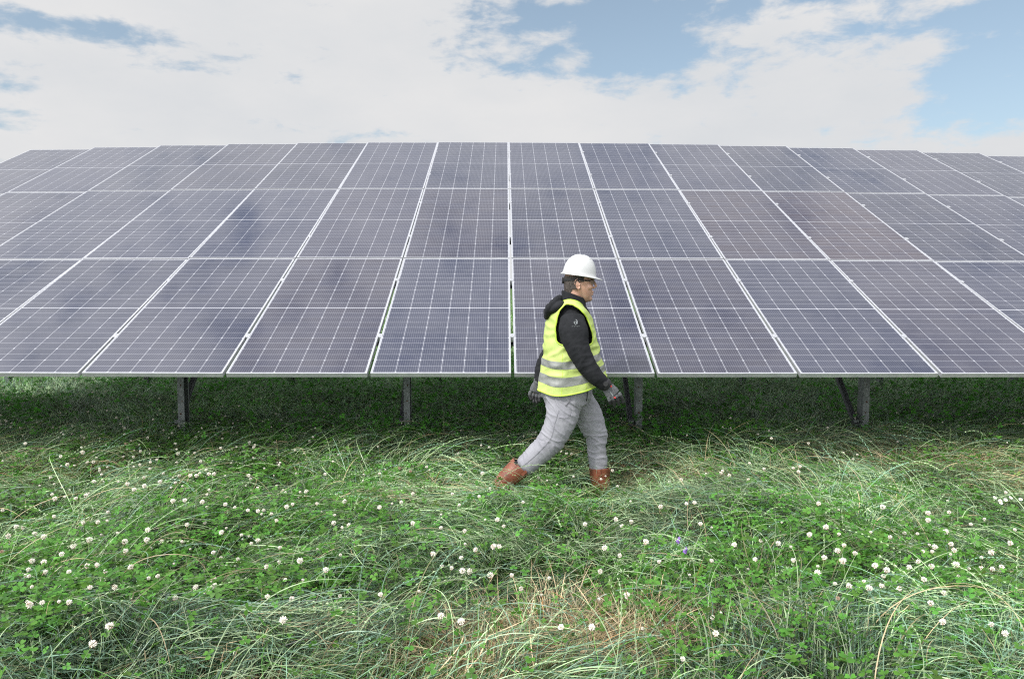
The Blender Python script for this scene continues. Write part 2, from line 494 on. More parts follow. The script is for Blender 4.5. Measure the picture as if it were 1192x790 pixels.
# ------------------------------------------------------------------ ground
def vnoise(x, y, seed=0):
    """smooth value noise, vectorised, 0..1"""
    xi = np.floor(x).astype(np.int64); yi = np.floor(y).astype(np.int64)
    xf = x - xi; yf = y - yi
    def h(a, b):
        n = (a * 374761393 + b * 668265263 + seed * 1274126177) & 0x7fffffff
        n = ((n ^ (n >> 13)) * 1274126177) & 0x7fffffff
        return ((n ^ (n >> 16)) & 0xffff) / 65535.0
    u = xf * xf * (3 - 2 * xf); v = yf * yf * (3 - 2 * yf)
    return (h(xi, yi) * (1 - u) + h(xi + 1, yi) * u) * (1 - v) + (h(xi, yi + 1) * (1 - u) + h(xi + 1, yi + 1) * u) * v
def fbm(x, y, seed=0, oct=3):
    s = 0; a = .5; t = 0
    for o in range(oct):
        s = s + a * vnoise(x * 2 ** o, y * 2 ** o, seed + o * 17); t += a; a *= .5
    return s / t

bm = bmesh.new()
xs = [-1500, -300, -60, -25, -12, -6, 0, 6, 12, 25, 60, 300, 1500]
ys = [-600, -60, -8, 0, 3, 6, 9, 12, 18, 30, 60, 200, 3000]
grid = [[bm.verts.new((x, y, 0)) for x in xs] for y in ys]
for j in range(len(ys) - 1):
    for i in range(len(xs) - 1):
        bm.faces.new((grid[j][i], grid[j][i + 1], grid[j + 1][i + 1], grid[j + 1][i]))
m, nt, b = new_mat('meadow_soil')
geo = N(nt, 'ShaderNodeNewGeometry')
na = N(nt, 'ShaderNodeTexNoise', inp={'Scale': 9, 'Detail': 8, 'Roughness': 0.7})
nb = N(nt, 'ShaderNodeTexNoise', inp={'Scale': 0.7, 'Detail': 4})
nt.links.new(geo.outputs['Position'], na.inputs['Vector']); nt.links.new(geo.outputs['Position'], nb.inputs['Vector'])
near = MIX(nt, na.outputs[0], (0.018, 0.032, 0.010), (0.060, 0.055, 0.028))
far = MIX(nt, nb.outputs[0], (0.045, 0.095, 0.025), (0.085, 0.13, 0.05))
sp = N(nt, 'ShaderNodeSeparateXYZ'); nt.links.new(geo.outputs['Position'], sp.inputs[0])
ff = N(nt, 'ShaderNodeMapRange', inp={'From Min': 14.0, 'From Max': 26.0})
nt.links.new(sp.outputs[1], ff.inputs[0])
nt.links.new(MIX(nt, ff.outputs[0], near, far), b.inputs['Base Color'])
b.inputs['Roughness'].default_value = 1.0
b.inputs['Specular IOR Level'].default_value = 0.1
ground = link('ground', bm_mesh('ground', bm), m)
tag(ground, 'soil and thatch of the meadow under the grass', kind='structure')

# ------------------------------------------------------------------ grass
def leaf_mat(name, transl=0.35, rough=0.45, spec=0.35):
    m, nt, b = new_mat(name)
    at = N(nt, 'ShaderNodeAttribute', attribute_name='tint')
    nt.links.new(at.outputs['Color'], b.inputs['Base Color'])
    b.inputs['Roughness'].default_value = rough
    b.inputs['Specular IOR Level'].default_value = spec
    tr = N(nt, 'ShaderNodeBsdfTranslucent')
    nt.links.new(at.outputs['Color'], tr.inputs[0])
    mx = N(nt, 'ShaderNodeMixShader', inp={0: transl})
    nt.links.new(b.outputs[0], mx.inputs[1]); nt.links.new(tr.outputs[0], mx.inputs[2])
    nt.links.new(mx.outputs[0], nt.nodes['Material Output'].inputs[0])
    return m
M['blade'] = leaf_mat('grass_blade', 0.20, 0.38, 0.5)
M['clover'] = leaf_mat('clover_leaf', 0.35, 0.5, 0.3)

def mesh_from(name, verts, faces, nper, cols=None):
    me = bpy.data.meshes.new(name)
    nf = len(faces)
    me.vertices.add(len(verts)); me.vertices.foreach_set('co', verts.astype(np.float32).ravel())
    me.loops.add(nf * nper); me.loops.foreach_set('vertex_index', faces.astype(np.int32).ravel())
    me.polygons.add(nf)
    me.polygons.foreach_set('loop_start', np.arange(0, nf * nper, nper, dtype=np.int32))
    me.polygons.foreach_set('loop_total', np.full(nf, nper, dtype=np.int32))
    if cols is not None:
        a = me.attributes.new('tint', 'FLOAT_COLOR', 'POINT')
        a.data.foreach_set('color', np.concatenate([cols, np.ones((len(cols), 1))], 1).astype(np.float32).ravel())
    me.update()
    return me

def blades(x, y, z0, L, az, phi0, phi1, pw, width, col, seg=6, swerve=0.0, floor=None, profile=None, tipfade=0.25):
    """ribbon blades: inclination from the vertical runs from phi0 to phi1 along the blade"""
    n = len(x)
    t = (np.arange(seg) + .5) / seg
    phi = phi0[:, None] + (phi1 - phi0)[:, None] * t[None] ** pw
    a = az[:, None] + (swerve[:, None] if hasattr(swerve, 'shape') else swerve) * t[None]
    st = (L / seg)[:, None]
    dx = np.sin(phi) * np.cos(a) * st; dy = np.sin(phi) * np.sin(a) * st; dz = np.cos(phi) * st
    P = np.zeros((n, seg + 1, 3))
    P[:, 0, 0] = x; P[:, 0, 1] = y; P[:, 0, 2] = z0
    P[:, 1:, 0] = x[:, None] + np.cumsum(dx, 1)
    P[:, 1:, 1] = y[:, None] + np.cumsum(dy, 1)
    P[:, 1:, 2] = z0[:, None] + np.cumsum(dz, 1)
    if floor is not None:
        fl = floor[:, None] + 0 * P[:, :, 2]
        k = np.linspace(0, 1, seg + 1)[None] 
        low = P[:, :, 2] < fl
        P[:, :, 2] = np.where(low & (k > .3), fl + (P[:, :, 2] - fl) * .12, P[:, :, 2])
    T = np.gradient(P, axis=1)
    # side vector: horizontal normal of the blade, rolled at random
    roll = rng.uniform(-.9, .9, n)
    S = np.stack([-np.sin(a), np.cos(a), 0 * a], -1)
    S = np.concatenate([S, S[:, -1:]], 1)
    U = np.cross(T, S); U /= np.linalg.norm(U, axis=2, keepdims=True) + 1e-9
    S = S * np.cos(roll)[:, None, None] + U * np.sin(roll)[:, None, None]
    k = np.linspace(0, 1, seg + 1)
    pr = (1 - k ** 3) * (.65 + .35 * np.minimum(1, k * 5)) if profile is None else profile
    pr = np.maximum(pr, .12)
    w = (width[:, None] * pr[None] * .5)[..., None]
    V = np.stack([P - S * w, P + S * w], 2).reshape(-1, 3)
    b0 = (np.arange(n) * (seg + 1) * 2)[:, None] + (np.arange(seg) * 2)[None]
    Fc = np.stack([b0, b0 + 1, b0 + 3, b0 + 2], -1).reshape(-1, 4)
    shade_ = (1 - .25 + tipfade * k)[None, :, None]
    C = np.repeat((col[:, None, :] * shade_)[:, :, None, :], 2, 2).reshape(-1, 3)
    return V, Fc, C, P

class Bag:
    def __init__(s): s.v = []; s.f = []; s.c = []; s.n = 0
    def add(s, V, Fc, C):
        s.v.append(V); s.f.append(Fc + s.n); s.c.append(C); s.n += len(V)
    def build(s, name):
        return mesh_from(name, np.concatenate(s.v), np.concatenate(s.f), s.f[0].shape[1], np.concatenate(s.c))

def gpx(px, py):
    g = on_ground(px, py, .08)
    return g.x, g.y
straw_spots = [(*gpx(650, 738), .36, 1.0), (*gpx(560, 755), .28, .8), (*gpx(740, 728), .27, .8), (*gpx(1100, 540), .5, 1.3), (*gpx(1010, 534), .4, .7), (*gpx(480, 585), .35, .45), (*gpx(770, 550), .35, .5), (*gpx(900, 745), .2, .4),
               (*gpx(340, 760), .3, .4), (*gpx(60, 545), .4, .3), (*gpx(1160, 560), .35, .5)]
clover_spots = [(*gpx(300, 550), 1.0, .8), (*gpx(150, 650), .8, .8), (*gpx(330, 690), .55, .9), (*gpx(480, 690), .35, .8), (*gpx(1000, 660), .8, .95), (*gpx(800, 680), .4, .9), (*gpx(130, 710), .5, .8),
                (*gpx(200, 525), .8, .8), (*gpx(620, 540), .7, .45), (*gpx(680, 620), .5, .1), (*gpx(870, 680), .4, .8), (*gpx(1100, 700), .5, .6), (*gpx(230, 600), .7, .5), (*gpx(60, 600), .5, .6), (*gpx(720, 525), .8, .4)]
mounds = [(*gpx(550, 600), .55, .16), (*gpx(680, 650), .45, .14), (*gpx(210, 610), .6, .10), (*gpx(900, 605), .7, .15), (*gpx(1080, 560), .5, .22), (*gpx(1130, 540), .6, .20), (*gpx(880, 520), .7, .14), (*gpx(470, 515), .8, .12),
          (*gpx(80, 745), .5, .16), (*gpx(560, 770), .45, .12), (*gpx(1080, 745), .6, .16), (*gpx(250, 760), .45, .12), (*gpx(60, 540), .7, .12), (*gpx(760, 600), .5, .12), (*gpx(930, 770), .4, .14), (*gpx(430, 640), .4, .08), (*gpx(660, 568), .5, .03)]
def spots(x, y, L):
    s = np.zeros_like(x)
    for cx, cy, r, w in L:
        s = np.maximum(s, w * np.exp(-(((x - cx) / r) ** 2 + ((y - cy) / (r * .8)) ** 2) * 1.1))
    return s
def mat_h(x, y):
    h = .02 + .24 * np.clip(fbm(x * 1.3 + 9, y * 1.6 + 4, 3) - .25, 0, 1)
    for cx, cy, r, w in mounds:
        h = h + w * .8 * np.exp(-(((x - cx) / r) ** 2 + ((y - cy) / (r * .6)) ** 2) * 1.2)
    # trodden down and thin along the man's path
    return h
def flow(x, y):
    """heading of the laid-over grass"""
    a = 7.5 * (fbm(x * .8 + 3, y * 1.0 + 8, 21, 3) - .5)
    # mostly left-right, drooping a little towards the camera
    side = np.where(fbm(x * .45 + 31, y * .8 + 5, 40, 2) > .47, 0.0, math.pi)
    return side + a * 1.15 - .35 * np.cos(side)

PAL = dict(pale=np.array((.36, .48, .265)), mid=np.array((.095, .25, .045)), dark=np.array((.022, .060, .022)), bright=np.array((.11, .27, .035)),
           straw=np.array((.60, .46, .28)), wither=np.array((.31, .28, .15)), blue=np.array((.19, .33, .225)), rust=np.array((.36, .19, .07)))
def sample_wedge(n, y0, y1, margin=.9, pw=1.0):
    """points over the part of the meadow the camera can see, plus a margin; denser near the camera for pw > 1"""
    u = rng.uniform(0, 1, n) ** pw
    y = y0 + (y1 - y0) * u
    half = y * (596 / F_PX) + margin
    keep = rng.uniform(0, 1, n) < half / (y1 * (596 / F_PX) + margin)
    y, half = y[keep], half[keep]
    return rng.uniform(-1, 1, len(y)) * half, y

G = Bag()
def colour(n, x, y, weights, jitter=.36):
    names = list(weights)
    W = np.stack([np.broadcast_to(weights[k], n).astype(float) for k in names], 1)
    W = W / W.sum(1, keepdims=True)
    c = (rng.uniform(0, 1, n)[:, None] > np.cumsum(W, 1)).sum(1).clip(0, len(names) - 1)
    P = np.stack([PAL[k] for k in names])
    col = P[c]
    col = col * (1 + rng.normal(0, jitter, (n, 1))).clip(.35, 1.8)
    # stands of darker and lighter plants
    st = .62 + .85 * np.clip((fbm(x * 1.7 + 40, y * 2.2 + 11, 131, 3) - .25) * 2, 0, 1)
    return col * st[:, None]

# A: short under-layer that hides the soil
x, y = sample_wedge(330000, 2.35, 8.2, .9, 1.25)
n = len(x)
cl = spots(x, y, clover_spots); sw = spots(x, y, straw_spots)
col = colour(n, x, y, dict(dark=1.6 + 0 * x, mid=.8 + 0 * x, bright=.5 + 1.0 * cl, wither=.25 + 5.0 * sw, straw=.10 + 10 * sw))
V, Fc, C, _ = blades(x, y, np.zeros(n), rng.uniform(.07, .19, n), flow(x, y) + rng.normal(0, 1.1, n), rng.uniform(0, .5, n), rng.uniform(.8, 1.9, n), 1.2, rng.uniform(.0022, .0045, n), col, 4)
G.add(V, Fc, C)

# B: long blades in laid-over swaths; every clump fans out and arches over the mat
cx, cy = sample_wedge(6600, 2.2, 7.6, 1.0, 1.2)
keep = rng.uniform(0, 1, len(cx)) > .8 * spots(cx, cy, clover_spots) + 1.5 * np.clip(fbm(cx * 1.4 + 2, cy * 1.7, 61, 3) - .5, 0, 1) + 1.7 * spots(cx, cy, straw_spots[:3]) + .8 * spots(cx, cy, straw_spots[3:])
keep &= ~((((cx > -.35) & (cx < .25) & (cy > 5.05) & (cy < 5.6)) | ((cx > .45) & (cx < 1.0) & (cy > 5.2) & (cy < 5.8))) & (rng.uniform(0, 1, len(cx)) < .75))
cx, cy = cx[keep], cy[keep]
nc = len(cx)
caz = flow(cx, cy) + rng.normal(0, .75, nc)
cL = rng.uniform(.13, .42, nc); cph = rng.uniform(.25, 1.1, nc); csw = rng.normal(0, .7, nc)
ccol_i = rng.uniform(0, 1, nc)
per = 42
idx = np.repeat(np.arange(nc), per)
n = len(idx)
spread = rng.uniform(.03, .13, nc)[idx]
x = cx[idx] + rng.normal(0, 1, n) * spread; y = cy[idx] + rng.normal(0, 1, n) * spread
mh = mat_h(x, y); sw = spots(x, y, straw_spots)
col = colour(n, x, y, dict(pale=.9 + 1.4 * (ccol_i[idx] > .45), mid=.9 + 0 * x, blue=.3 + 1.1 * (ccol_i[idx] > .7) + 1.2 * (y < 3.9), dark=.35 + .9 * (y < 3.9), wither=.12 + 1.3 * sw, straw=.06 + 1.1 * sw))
L = cL[idx] * rng.uniform(.65, 1.15, n)
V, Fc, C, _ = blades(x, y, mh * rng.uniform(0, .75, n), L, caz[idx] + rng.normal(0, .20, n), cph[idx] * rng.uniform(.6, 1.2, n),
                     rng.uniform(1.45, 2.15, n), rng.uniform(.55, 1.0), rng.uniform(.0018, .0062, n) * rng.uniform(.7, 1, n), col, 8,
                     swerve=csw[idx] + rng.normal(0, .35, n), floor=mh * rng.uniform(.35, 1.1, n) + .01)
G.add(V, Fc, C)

# straw tufts
for cx_, cy_, r, w in straw_spots:
    n = int(4600 * w * r)
    x = cx_ + rng.normal(0, r * .55, n); y = cy_ + rng.normal(0, r * .5, n)
    col = colour(n, x, y, dict(straw=1.0, wither=.8, rust=.18, mid=.2))
    V, Fc, C, _ = blades(x, y, np.zeros(n), rng.uniform(.10, .32, n), np.arctan2(y - cy_, x - cx_) + rng.normal(0, .9, n), rng.uniform(.1, .8, n), rng.uniform(1.0, 2.0, n), .8,
                         rng.uniform(.0025, .005, n), col, 6)
    G.add(V, Fc, C)

# C: shaded grass under and behind the array
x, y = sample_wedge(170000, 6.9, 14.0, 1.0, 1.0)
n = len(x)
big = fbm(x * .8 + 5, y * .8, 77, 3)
col = colour(n, x, y, dict(blue=1.8 + 0 * x, mid=.8 + 0 * x, dark=.35 + 0 * x, pale=2.0 + 0 * x, bright=.2 + 1.6 * (big > .5)))  # mix skewed pale and bright: colour stands in for light under the array
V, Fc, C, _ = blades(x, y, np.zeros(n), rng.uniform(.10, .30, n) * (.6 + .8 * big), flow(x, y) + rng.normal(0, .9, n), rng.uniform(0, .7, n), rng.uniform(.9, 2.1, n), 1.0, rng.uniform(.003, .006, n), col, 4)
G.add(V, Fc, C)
# D: the field beyond and to the sides, coarser as it recedes
n = 120000
y = 13.5 + 40 * rng.uniform(0, 1, n) ** 2; x = rng.uniform(-1, 1, n) * (y * .9 + 4)
col = colour(n, x, y, dict(mid=1.0, pale=.7, bright=.5, dark=.4))
V, Fc, C, _ = blades(x, y, np.zeros(n), rng.uniform(.15, .4, n), rng.uniform(0, 6.28, n), rng.uniform(0, .6, n), rng.uniform(.6, 1.8, n), 1.0, rng.uniform(.008, .02, n), col, 3)
G.add(V, Fc, C)
n = 30000
x = rng.uniform(-5, 5, n); y = rng.uniform(-1.5, 2.4, n)
keep = (np.hypot(x, y) > .5)
x, y = x[keep], y[keep]; n = len(x)
col = colour(n, x, y, dict(mid=1.0, pale=.8, dark=.6))
V, Fc, C, _ = blades(x, y, np.zeros(n), rng.uniform(.1, .25, n), rng.uniform(0, 6.28, n), rng.uniform(0, .6, n), rng.uniform(.9, 2.0, n), 1.0, rng.uniform(.004, .007, n), col, 4)
G.add(V, Fc, C)

# E: loose arching stems that stand out of the mat, the crest line at the edge of the shade among them
x, y = sample_wedge(5200, 2.5, 7.6, .6, 1.0)
ke = rng.uniform(0, 1, len(x)) > 1.2 * spots(x, y, straw_spots[:3]); x, y = x[ke], y[ke]
x2, y2 = rng.uniform(-5.6, 5.6, 2600), rng.normal(6.45, .25, 2600)
x = np.concatenate([x, x2]); y = np.concatenate([y, y2]); n = len(x)
mh = mat_h(x, y)
col = colour(n, x, y, dict(pale=2.0, blue=.7, wither=.5, straw=.22, bright=.3), .2) * .98
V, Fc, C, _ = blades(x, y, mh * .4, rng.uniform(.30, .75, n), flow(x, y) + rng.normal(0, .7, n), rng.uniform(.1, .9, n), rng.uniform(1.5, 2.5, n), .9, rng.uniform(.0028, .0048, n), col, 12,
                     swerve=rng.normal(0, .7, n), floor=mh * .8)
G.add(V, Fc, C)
grass = link('grass', G.build('grass'), M['blade'])
tag(grass, 'long pale green meadow grass laid over in swaths', 'grass', kind='stuff')

# F: ryegrass ears: zigzag spikes on thin stems
E_ = Bag()
x, y = sample_wedge(1000, 2.45, 6.6, .4, 1.35)
ke = rng.uniform(0, 1, len(x)) > 1.2 * spots(x, y, straw_spots[:3]); x, y = x[ke], y[ke]
n = len(x); mh = mat_h(x, y)
seg = 22
az = flow(x, y) + rng.normal(0, .8, n)
col = colour(n, x, y, dict(pale=2.2, blue=1.2, mid=.3), .15) * .98
V, Fc, C, P = blades(x, y, mh * .5, rng.uniform(.40, .68, n), az, rng.uniform(.1, .8, n), rng.uniform(1.4, 2.3, n), .9, np.full(n, .0026), col, seg,
                     swerve=rng.normal(0, .6, n), floor=mh + .015, profile=np.ones(seg + 1))
E_.add(V, Fc, C)
# spikelets: little pointed leaves left and right of the last third
T = np.gradient(P, axis=1); T /= np.linalg.norm(T, axis=2, keepdims=True) + 1e-9
roll = rng.uniform(0, 3.14, n)
S = np.cross(T, np.array((0, 0, 1.0))); S /= np.linalg.norm(S, axis=2, keepdims=True) + 1e-9
U = np.cross(T, S)
S2 = S * np.cos(roll)[:, None, None] + U * np.sin(roll)[:, None, None]
U2 = np.cross(T, S2)
for j in range(12, seg + 1):
    sgn = 1 if j % 2 else -1
    for tw in (0, 1):
        side = S2[:, j] if tw == 0 else U2[:, j]
        oth = U2[:, j] if tw == 0 else S2[:, j]
        p0 = P[:, j]
        ln = .015 * (1.15 - .4 * abs(j - 17) / 6)
        tip = p0 + T[:, j] * ln + side * sgn * .0060
        mid = p0 + T[:, j] * ln * .45 + side * sgn * .0055
        q = np.stack([p0, mid - oth * .0028, tip, mid + oth * .0028], 1).reshape(-1, 3)
        E_.add(q, np.arange(n * 4).reshape(-1, 4), np.repeat(col * 1.15, 4, 0))
ears = link('ryegrass_ears', E_.build('ryegrass_ears'), M['blade'])
tag(ears, 'pale zigzag ears of ryegrass arching over the meadow', 'grass', kind='stuff')

# ------------------------------------------------------------------ clover leaves
def clover_bag(x, y, z, r, tilt, az, col):
    n = len(x)
    # leaflet outline, inverse heart, folded along its midrib; 3 leaflets per leaf
    out = np.array([(0, 0), (.34, .32), (.46, .68), (.30, .95), (0, .86), (-.30, .95), (-.46, .68), (-.34, .32)])
    fold = np.array([0, .10, .16, .14, 0, .14, .16, .10])
    B = []
    base_n = np.stack([np.sin(tilt) * np.cos(az), np.sin(tilt) * np.sin(az), np.cos(tilt)], 1)
    ref = np.stack([np.cos(az + 1.3), np.sin(az + 1.3), 0 * az], 1)
    e1 = np.cross(base_n, ref); e1 /= np.linalg.norm(e1, axis=1, keepdims=True)
    e2 = np.cross(base_n, e1)
    c = np.stack([x, y, z], 1)
    Vs = []; 
    for l in range(3):
        a = l * 2.094 + rng.uniform(-.15, .15, n)
        d1 = e1 * np.cos(a)[:, None] + e2 * np.sin(a)[:, None]
        d2 = -e1 * np.sin(a)[:, None] + e2 * np.cos(a)[:, None]
        droop = rng.uniform(-.25, .35, n)
        d1 = d1 * np.cos(droop)[:, None] - base_n * np.sin(droop)[:, None]
        nn = np.cross(d1, d2)
        P = c[:, None] + r[:, None, None] * (d1[:, None] * out[None, :, 1:2] + d2[:, None] * out[None, :, 0:1] + nn[:, None] * fold[None, :, None])
        Vs.append(P)
    V = np.stack(Vs, 1).reshape(-1, 3)                # n*3*8
    b0 = (np.arange(n * 3) * 8)[:, None]
    F1 = b0 + np.array([0, 1, 2, 3]); F2 = b0 + np.array([0, 3, 4, 4]); 
    Fq = np.concatenate([b0 + np.array([0, 1, 2, 3]), b0 + np.array([0, 5, 6, 7])], 0)
    Ft = np.concatenate([b0 + np.array([0, 3, 4, 5])], 0)
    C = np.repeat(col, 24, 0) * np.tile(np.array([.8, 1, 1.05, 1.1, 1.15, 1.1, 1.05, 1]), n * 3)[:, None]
    return V, np.concatenate([Fq, Ft]), C
CB = Bag()
x, y = sample_wedge(110000, 2.3, 8.0, .8, 1.15)
cl = spots(x, y, clover_spots)
fn = fbm(x * 1.1, y * 1.3, 50, 3)
keep = rng.uniform(0, 1, len(x)) < np.clip(.14 + cl * .85 + (fn - .5) * 1.7, .07, .66)
x, y = x[keep], y[keep]
keep = ~(((x > -.35) & (x < .2) & (y > 4.95) & (y < 5.6)) | ((x > .5) & (x < 1.0) & (y > 5.1) & (y < 5.8)))
x, y = x[keep], y[keep]; n = len(x)
hz = mat_h(x, y) * rng.uniform(.3, .9, n) + rng.uniform(.03, .17, n)
col = np.array((.068, .22, .032)) * (1 + rng.normal(0, .28, (n, 1))).clip(.4, 1.9) + rng.uniform(0, .035, (n, 1)) * np.array((1, .5, 0))
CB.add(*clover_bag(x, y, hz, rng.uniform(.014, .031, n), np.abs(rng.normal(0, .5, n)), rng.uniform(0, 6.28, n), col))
# clover in the shade under the array
x, y = sample_wedge(42000, 6.8, 13.5, .8, .9)
fn = fbm(x * .7 + 3, y * .7, 91, 3)
keep = rng.uniform(0, 1, len(x)) < np.clip((fn - .34) * 3.0, .12, 1)
x, y = x[keep], y[keep]; n = len(x)
col = np.array((.075, .27, .030)) * (1 + rng.normal(0, .3, (n, 1))).clip(.4, 1.9)  # brighter green than the open meadow's, painted in to lift the shade
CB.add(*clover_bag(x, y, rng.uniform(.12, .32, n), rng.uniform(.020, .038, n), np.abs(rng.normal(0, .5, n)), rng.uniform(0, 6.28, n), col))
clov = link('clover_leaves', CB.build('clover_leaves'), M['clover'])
tag(clov, 'bright green clover leaves growing through the grass', 'clover', kind='stuff')

# ------------------------------------------------------------------ clover blossoms, each its own object
M['petal'] = noisy('clover_petal', (0.86, 0.84, 0.76), (0.78, 0.72, 0.64), 90, 0.7)
M['petal_old'] = noisy('withered_petal', (0.30, 0.17, 0.11), (0.55, 0.42, 0.33), 70, 0.8)
M['stem'] = noisy('flower_stem', (0.10, 0.20, 0.05), (0.16, 0.25, 0.08), 30, 0.6)
M['violet'] = noisy('violet_petal', (0.22, 0.11, 0.45), (0.33, 0.20, 0.58), 60, 0.7)
M['daisy_yellow'] = noisy('daisy_disc', (0.75, 0.50, 0.04), (0.60, 0.36, 0.03), 80, 0.8)
M['daisy_white'] = noisy('daisy_petal', (0.78, 0.78, 0.76), (0.7, 0.7, 0.7), 80, 0.6)
def blossom_mesh(seed, rad, mat_new, mat_old, droop_from=-.1, squash=.85):
    r_ = random.Random(seed)
    bm = bmesh.new()
    nfl = 46
    for i in range(nfl):
        zc = 1 - 2 * (i + .5) / nfl
        a = i * 2.39996 + r_.uniform(-.2, .2)
        el_ = math.asin(zc) + r_.uniform(-.1, .1)
        d = Vector((math.cos(el_) * math.cos(a), math.cos(el_) * math.sin(a), math.sin(el_) * squash))
        old = zc < -.62 or r_.random() < .03
        if zc < -.45: d = (d + Vector((0, 0, -.5))).normalized()
        ln = rad * r_.uniform(.88, 1.12)
        t1 = d.cross(Vector((.3, .2, 1))).normalized(); t2 = d.cross(t1)
        w = rad * .20
        base = d * rad * .25; mid = d * ln * .72; tip = d * ln + Vector((0, 0, rad * .12))
        ring = [bm.verts.new(mid + t1 * w), bm.verts.new(mid + t2 * w * .8), bm.verts.new(mid - t1 * w), bm.verts.new(mid - t2 * w * .8)]
        b0 = bm.verts.new(base); t0 = bm.verts.new(tip)
        for q in range(4):
            f = bm.faces.new((b0, ring[(q + 1) % 4], ring[q])); f.material_index = 1 if old else 0
            f = bm.faces.new((ring[q], ring[(q + 1) % 4], t0)); f.material_index = 1 if old else 0
    me = bm_mesh('clover_blossom', bm)
    me.materials.append(mat_new); me.materials.append(mat_old)
    return me
def stem_mesh(seed, h):
    r_ = random.Random(seed)
    bm = bmesh.new()
    bx, by = r_.uniform(-.05, .05), r_.uniform(-.05, .05)
    prev = None
    for k in range(6):
        t = k / 5
        c = Vector((bx * t * t, by * t * t, -h * t))
        ring = [bm.verts.new(c + Vector((.0013 * math.cos(a), .0013 * math.sin(a), 0))) for a in (0, 2.09, 4.19)]
        if prev:
            for q in range(3): bm.faces.new((prev[q], prev[(q + 1) % 3], ring[(q + 1) % 3], ring[q]))
        prev = ring
    me = bm_mesh('stem', bm); me.materials.append(M['stem'])
    return me
bl_me = [blossom_mesh(s, .0145, M['petal'], M['petal_old'], squash=.8 + .1 * (s % 3)) for s in range(6)]
bl_old = [blossom_mesh(s + 20, .012, M['petal_old'], M['petal_old']) for s in range(2)]
st_me = [stem_mesh(s, .24) for s in range(5)]
c1 = [(240,68),(250,75),(240,54),(75,92),(180,130),(200,155),(277,147),(245,118),(150,193),(278,204),(155,243),(163,256),(225,254),(255,246),(160,308),(48,338),(68,342),(25,366),(103,360),(130,368),(5,412),(218,396),(265,378),(290,325),(183,420),(95,440),(85,465),(78,483),(130,443),(135,472),(205,472),(205,562),(88,570),(125,563),(306,498),(340,518),(388,458),(372,410),(370,383),(438,348),(480,382),(435,377),(258,455),(288,452),(245,455),(325,632),(275,685),(580,517),(612,530),(633,498),(635,515),(657,355),(633,415),(555,333),(600,265),(668,272),(513,262),(548,260),(737,187),(635,182),(620,182),(592,180),(565,187),(583,187),(520,208),(532,187),(475,205),(427,193),(428,218),(398,228),(378,212),(415,155),(416,115),(438,75),(372,92),(520,92),(528,122),(655,105),(640,67),(740,90),(752,103),(816,90),(928,72),(905,62),(918,85),(875,112),(988,145),(964,183),(907,235),(907,250),(868,272),(850,280),(735,290),(765,292),(805,300),(820,320),(745,388),(765,380),(840,615),(790,457),(967,466),(865,553),(793,545),(890,440),(990,328),(940,270),(830,400),(520,550),(780,27),(345,15),(215,40),(245,42),(60,45),(765,225),(595,145)]
c2 = [(195,15),(232,25),(288,10),(70,38),(125,33),(405,38),(482,32),(465,80),(470,112),(200,132),(240,103),(125,150),(5,130),(18,212),(533,193),(555,215),(420,232),(458,297),(518,287),(540,285),(522,285),(310,312),(408,325),(412,370),(437,372),(508,385),(583,385),(615,432),(375,360),(338,525),(408,547),(755,565),(128,452),(675,47),(945,192),(998,200),(838,208),(1048,270),(1095,338),(958,317),(890,372),(983,455),(860,565),(932,22),(1100,148),(1170,55),(905,290),(240,205),(965,215)]
c3 = [(270,77),(380,92),(525,125),(512,138),(205,150),(248,167),(145,187),(120,180),(202,200),(350,176),(335,165),(355,160),(410,270),(600,280),(432,340),(383,362),(238,380),(290,388),(160,392),(60,330),(42,267),(18,270),(222,435),(335,438),(427,430),(467,410),(485,393),(482,440),(518,417),(407,475),(577,453),(622,370),(665,358),(735,298),(797,296),(787,354),(755,398),(802,390),(812,408),(747,412),(720,412),(705,442),(745,456),(818,450),(892,462),(922,415),(925,463),(978,388),(965,237),(948,262),(612,467),(602,485),(597,513),(560,520),(650,522),(722,495),(742,565),(782,535),(467,550),(95,607),(105,655),(778,620),(922,627),(963,655),(678,458),(565,85),(735,320),(953,457),(500,515)]
fl = [(a / 2.5475, 480 + b_ / 2.5475) for a, b_ in c1] + [(400 + a / 2.98, 540 + b_ / 2.98) for a, b_ in c2] + [(792 + a / 2.5475, 480 + b_ / 2.5475) for a, b_ in c3]
# the small ones in the shade under the array
rs = random.Random(5)
fl += [(rs.uniform(0, 340), rs.uniform(447, 500)) for _ in range(48)] + [(rs.uniform(340, 1192), rs.uniform(450, 500)) for _ in range(20)]
fl = fl[:300]
root_me = {}
for i, (px, py) in enumerate(fl):
    r_ = random.Random(i * 7 + 1)
    p = on_ground(px, py, .15)
    hh = float(mat_h(np.array([p.x]), np.array([p.y]))[0]) * .9 + r_.uniform(.12, .20)
    p = on_ground(px, py, hh)
    old = r_.random() < .05
    o = link('clover_blossom', (bl_old if old else bl_me)[r_.randrange(2 if old else 6)])
    o.location = p
    sc_ = r_.uniform(.68, 1.10) * (1.12 if py > 515 else .85)
    o.scale = (sc_, sc_, sc_)
    o.rotation_euler = (r_.uniform(-.45, .45), r_.uniform(-.45, .45), r_.uniform(0, 6.28))
    tag(o, 'small white clover blossom on a thin stem in the grass', 'clover flower', 'white clover blossoms in the meadow')
    if py > 600:
        s_ = link('stem', st_me[r_.randrange(5)], None, o)
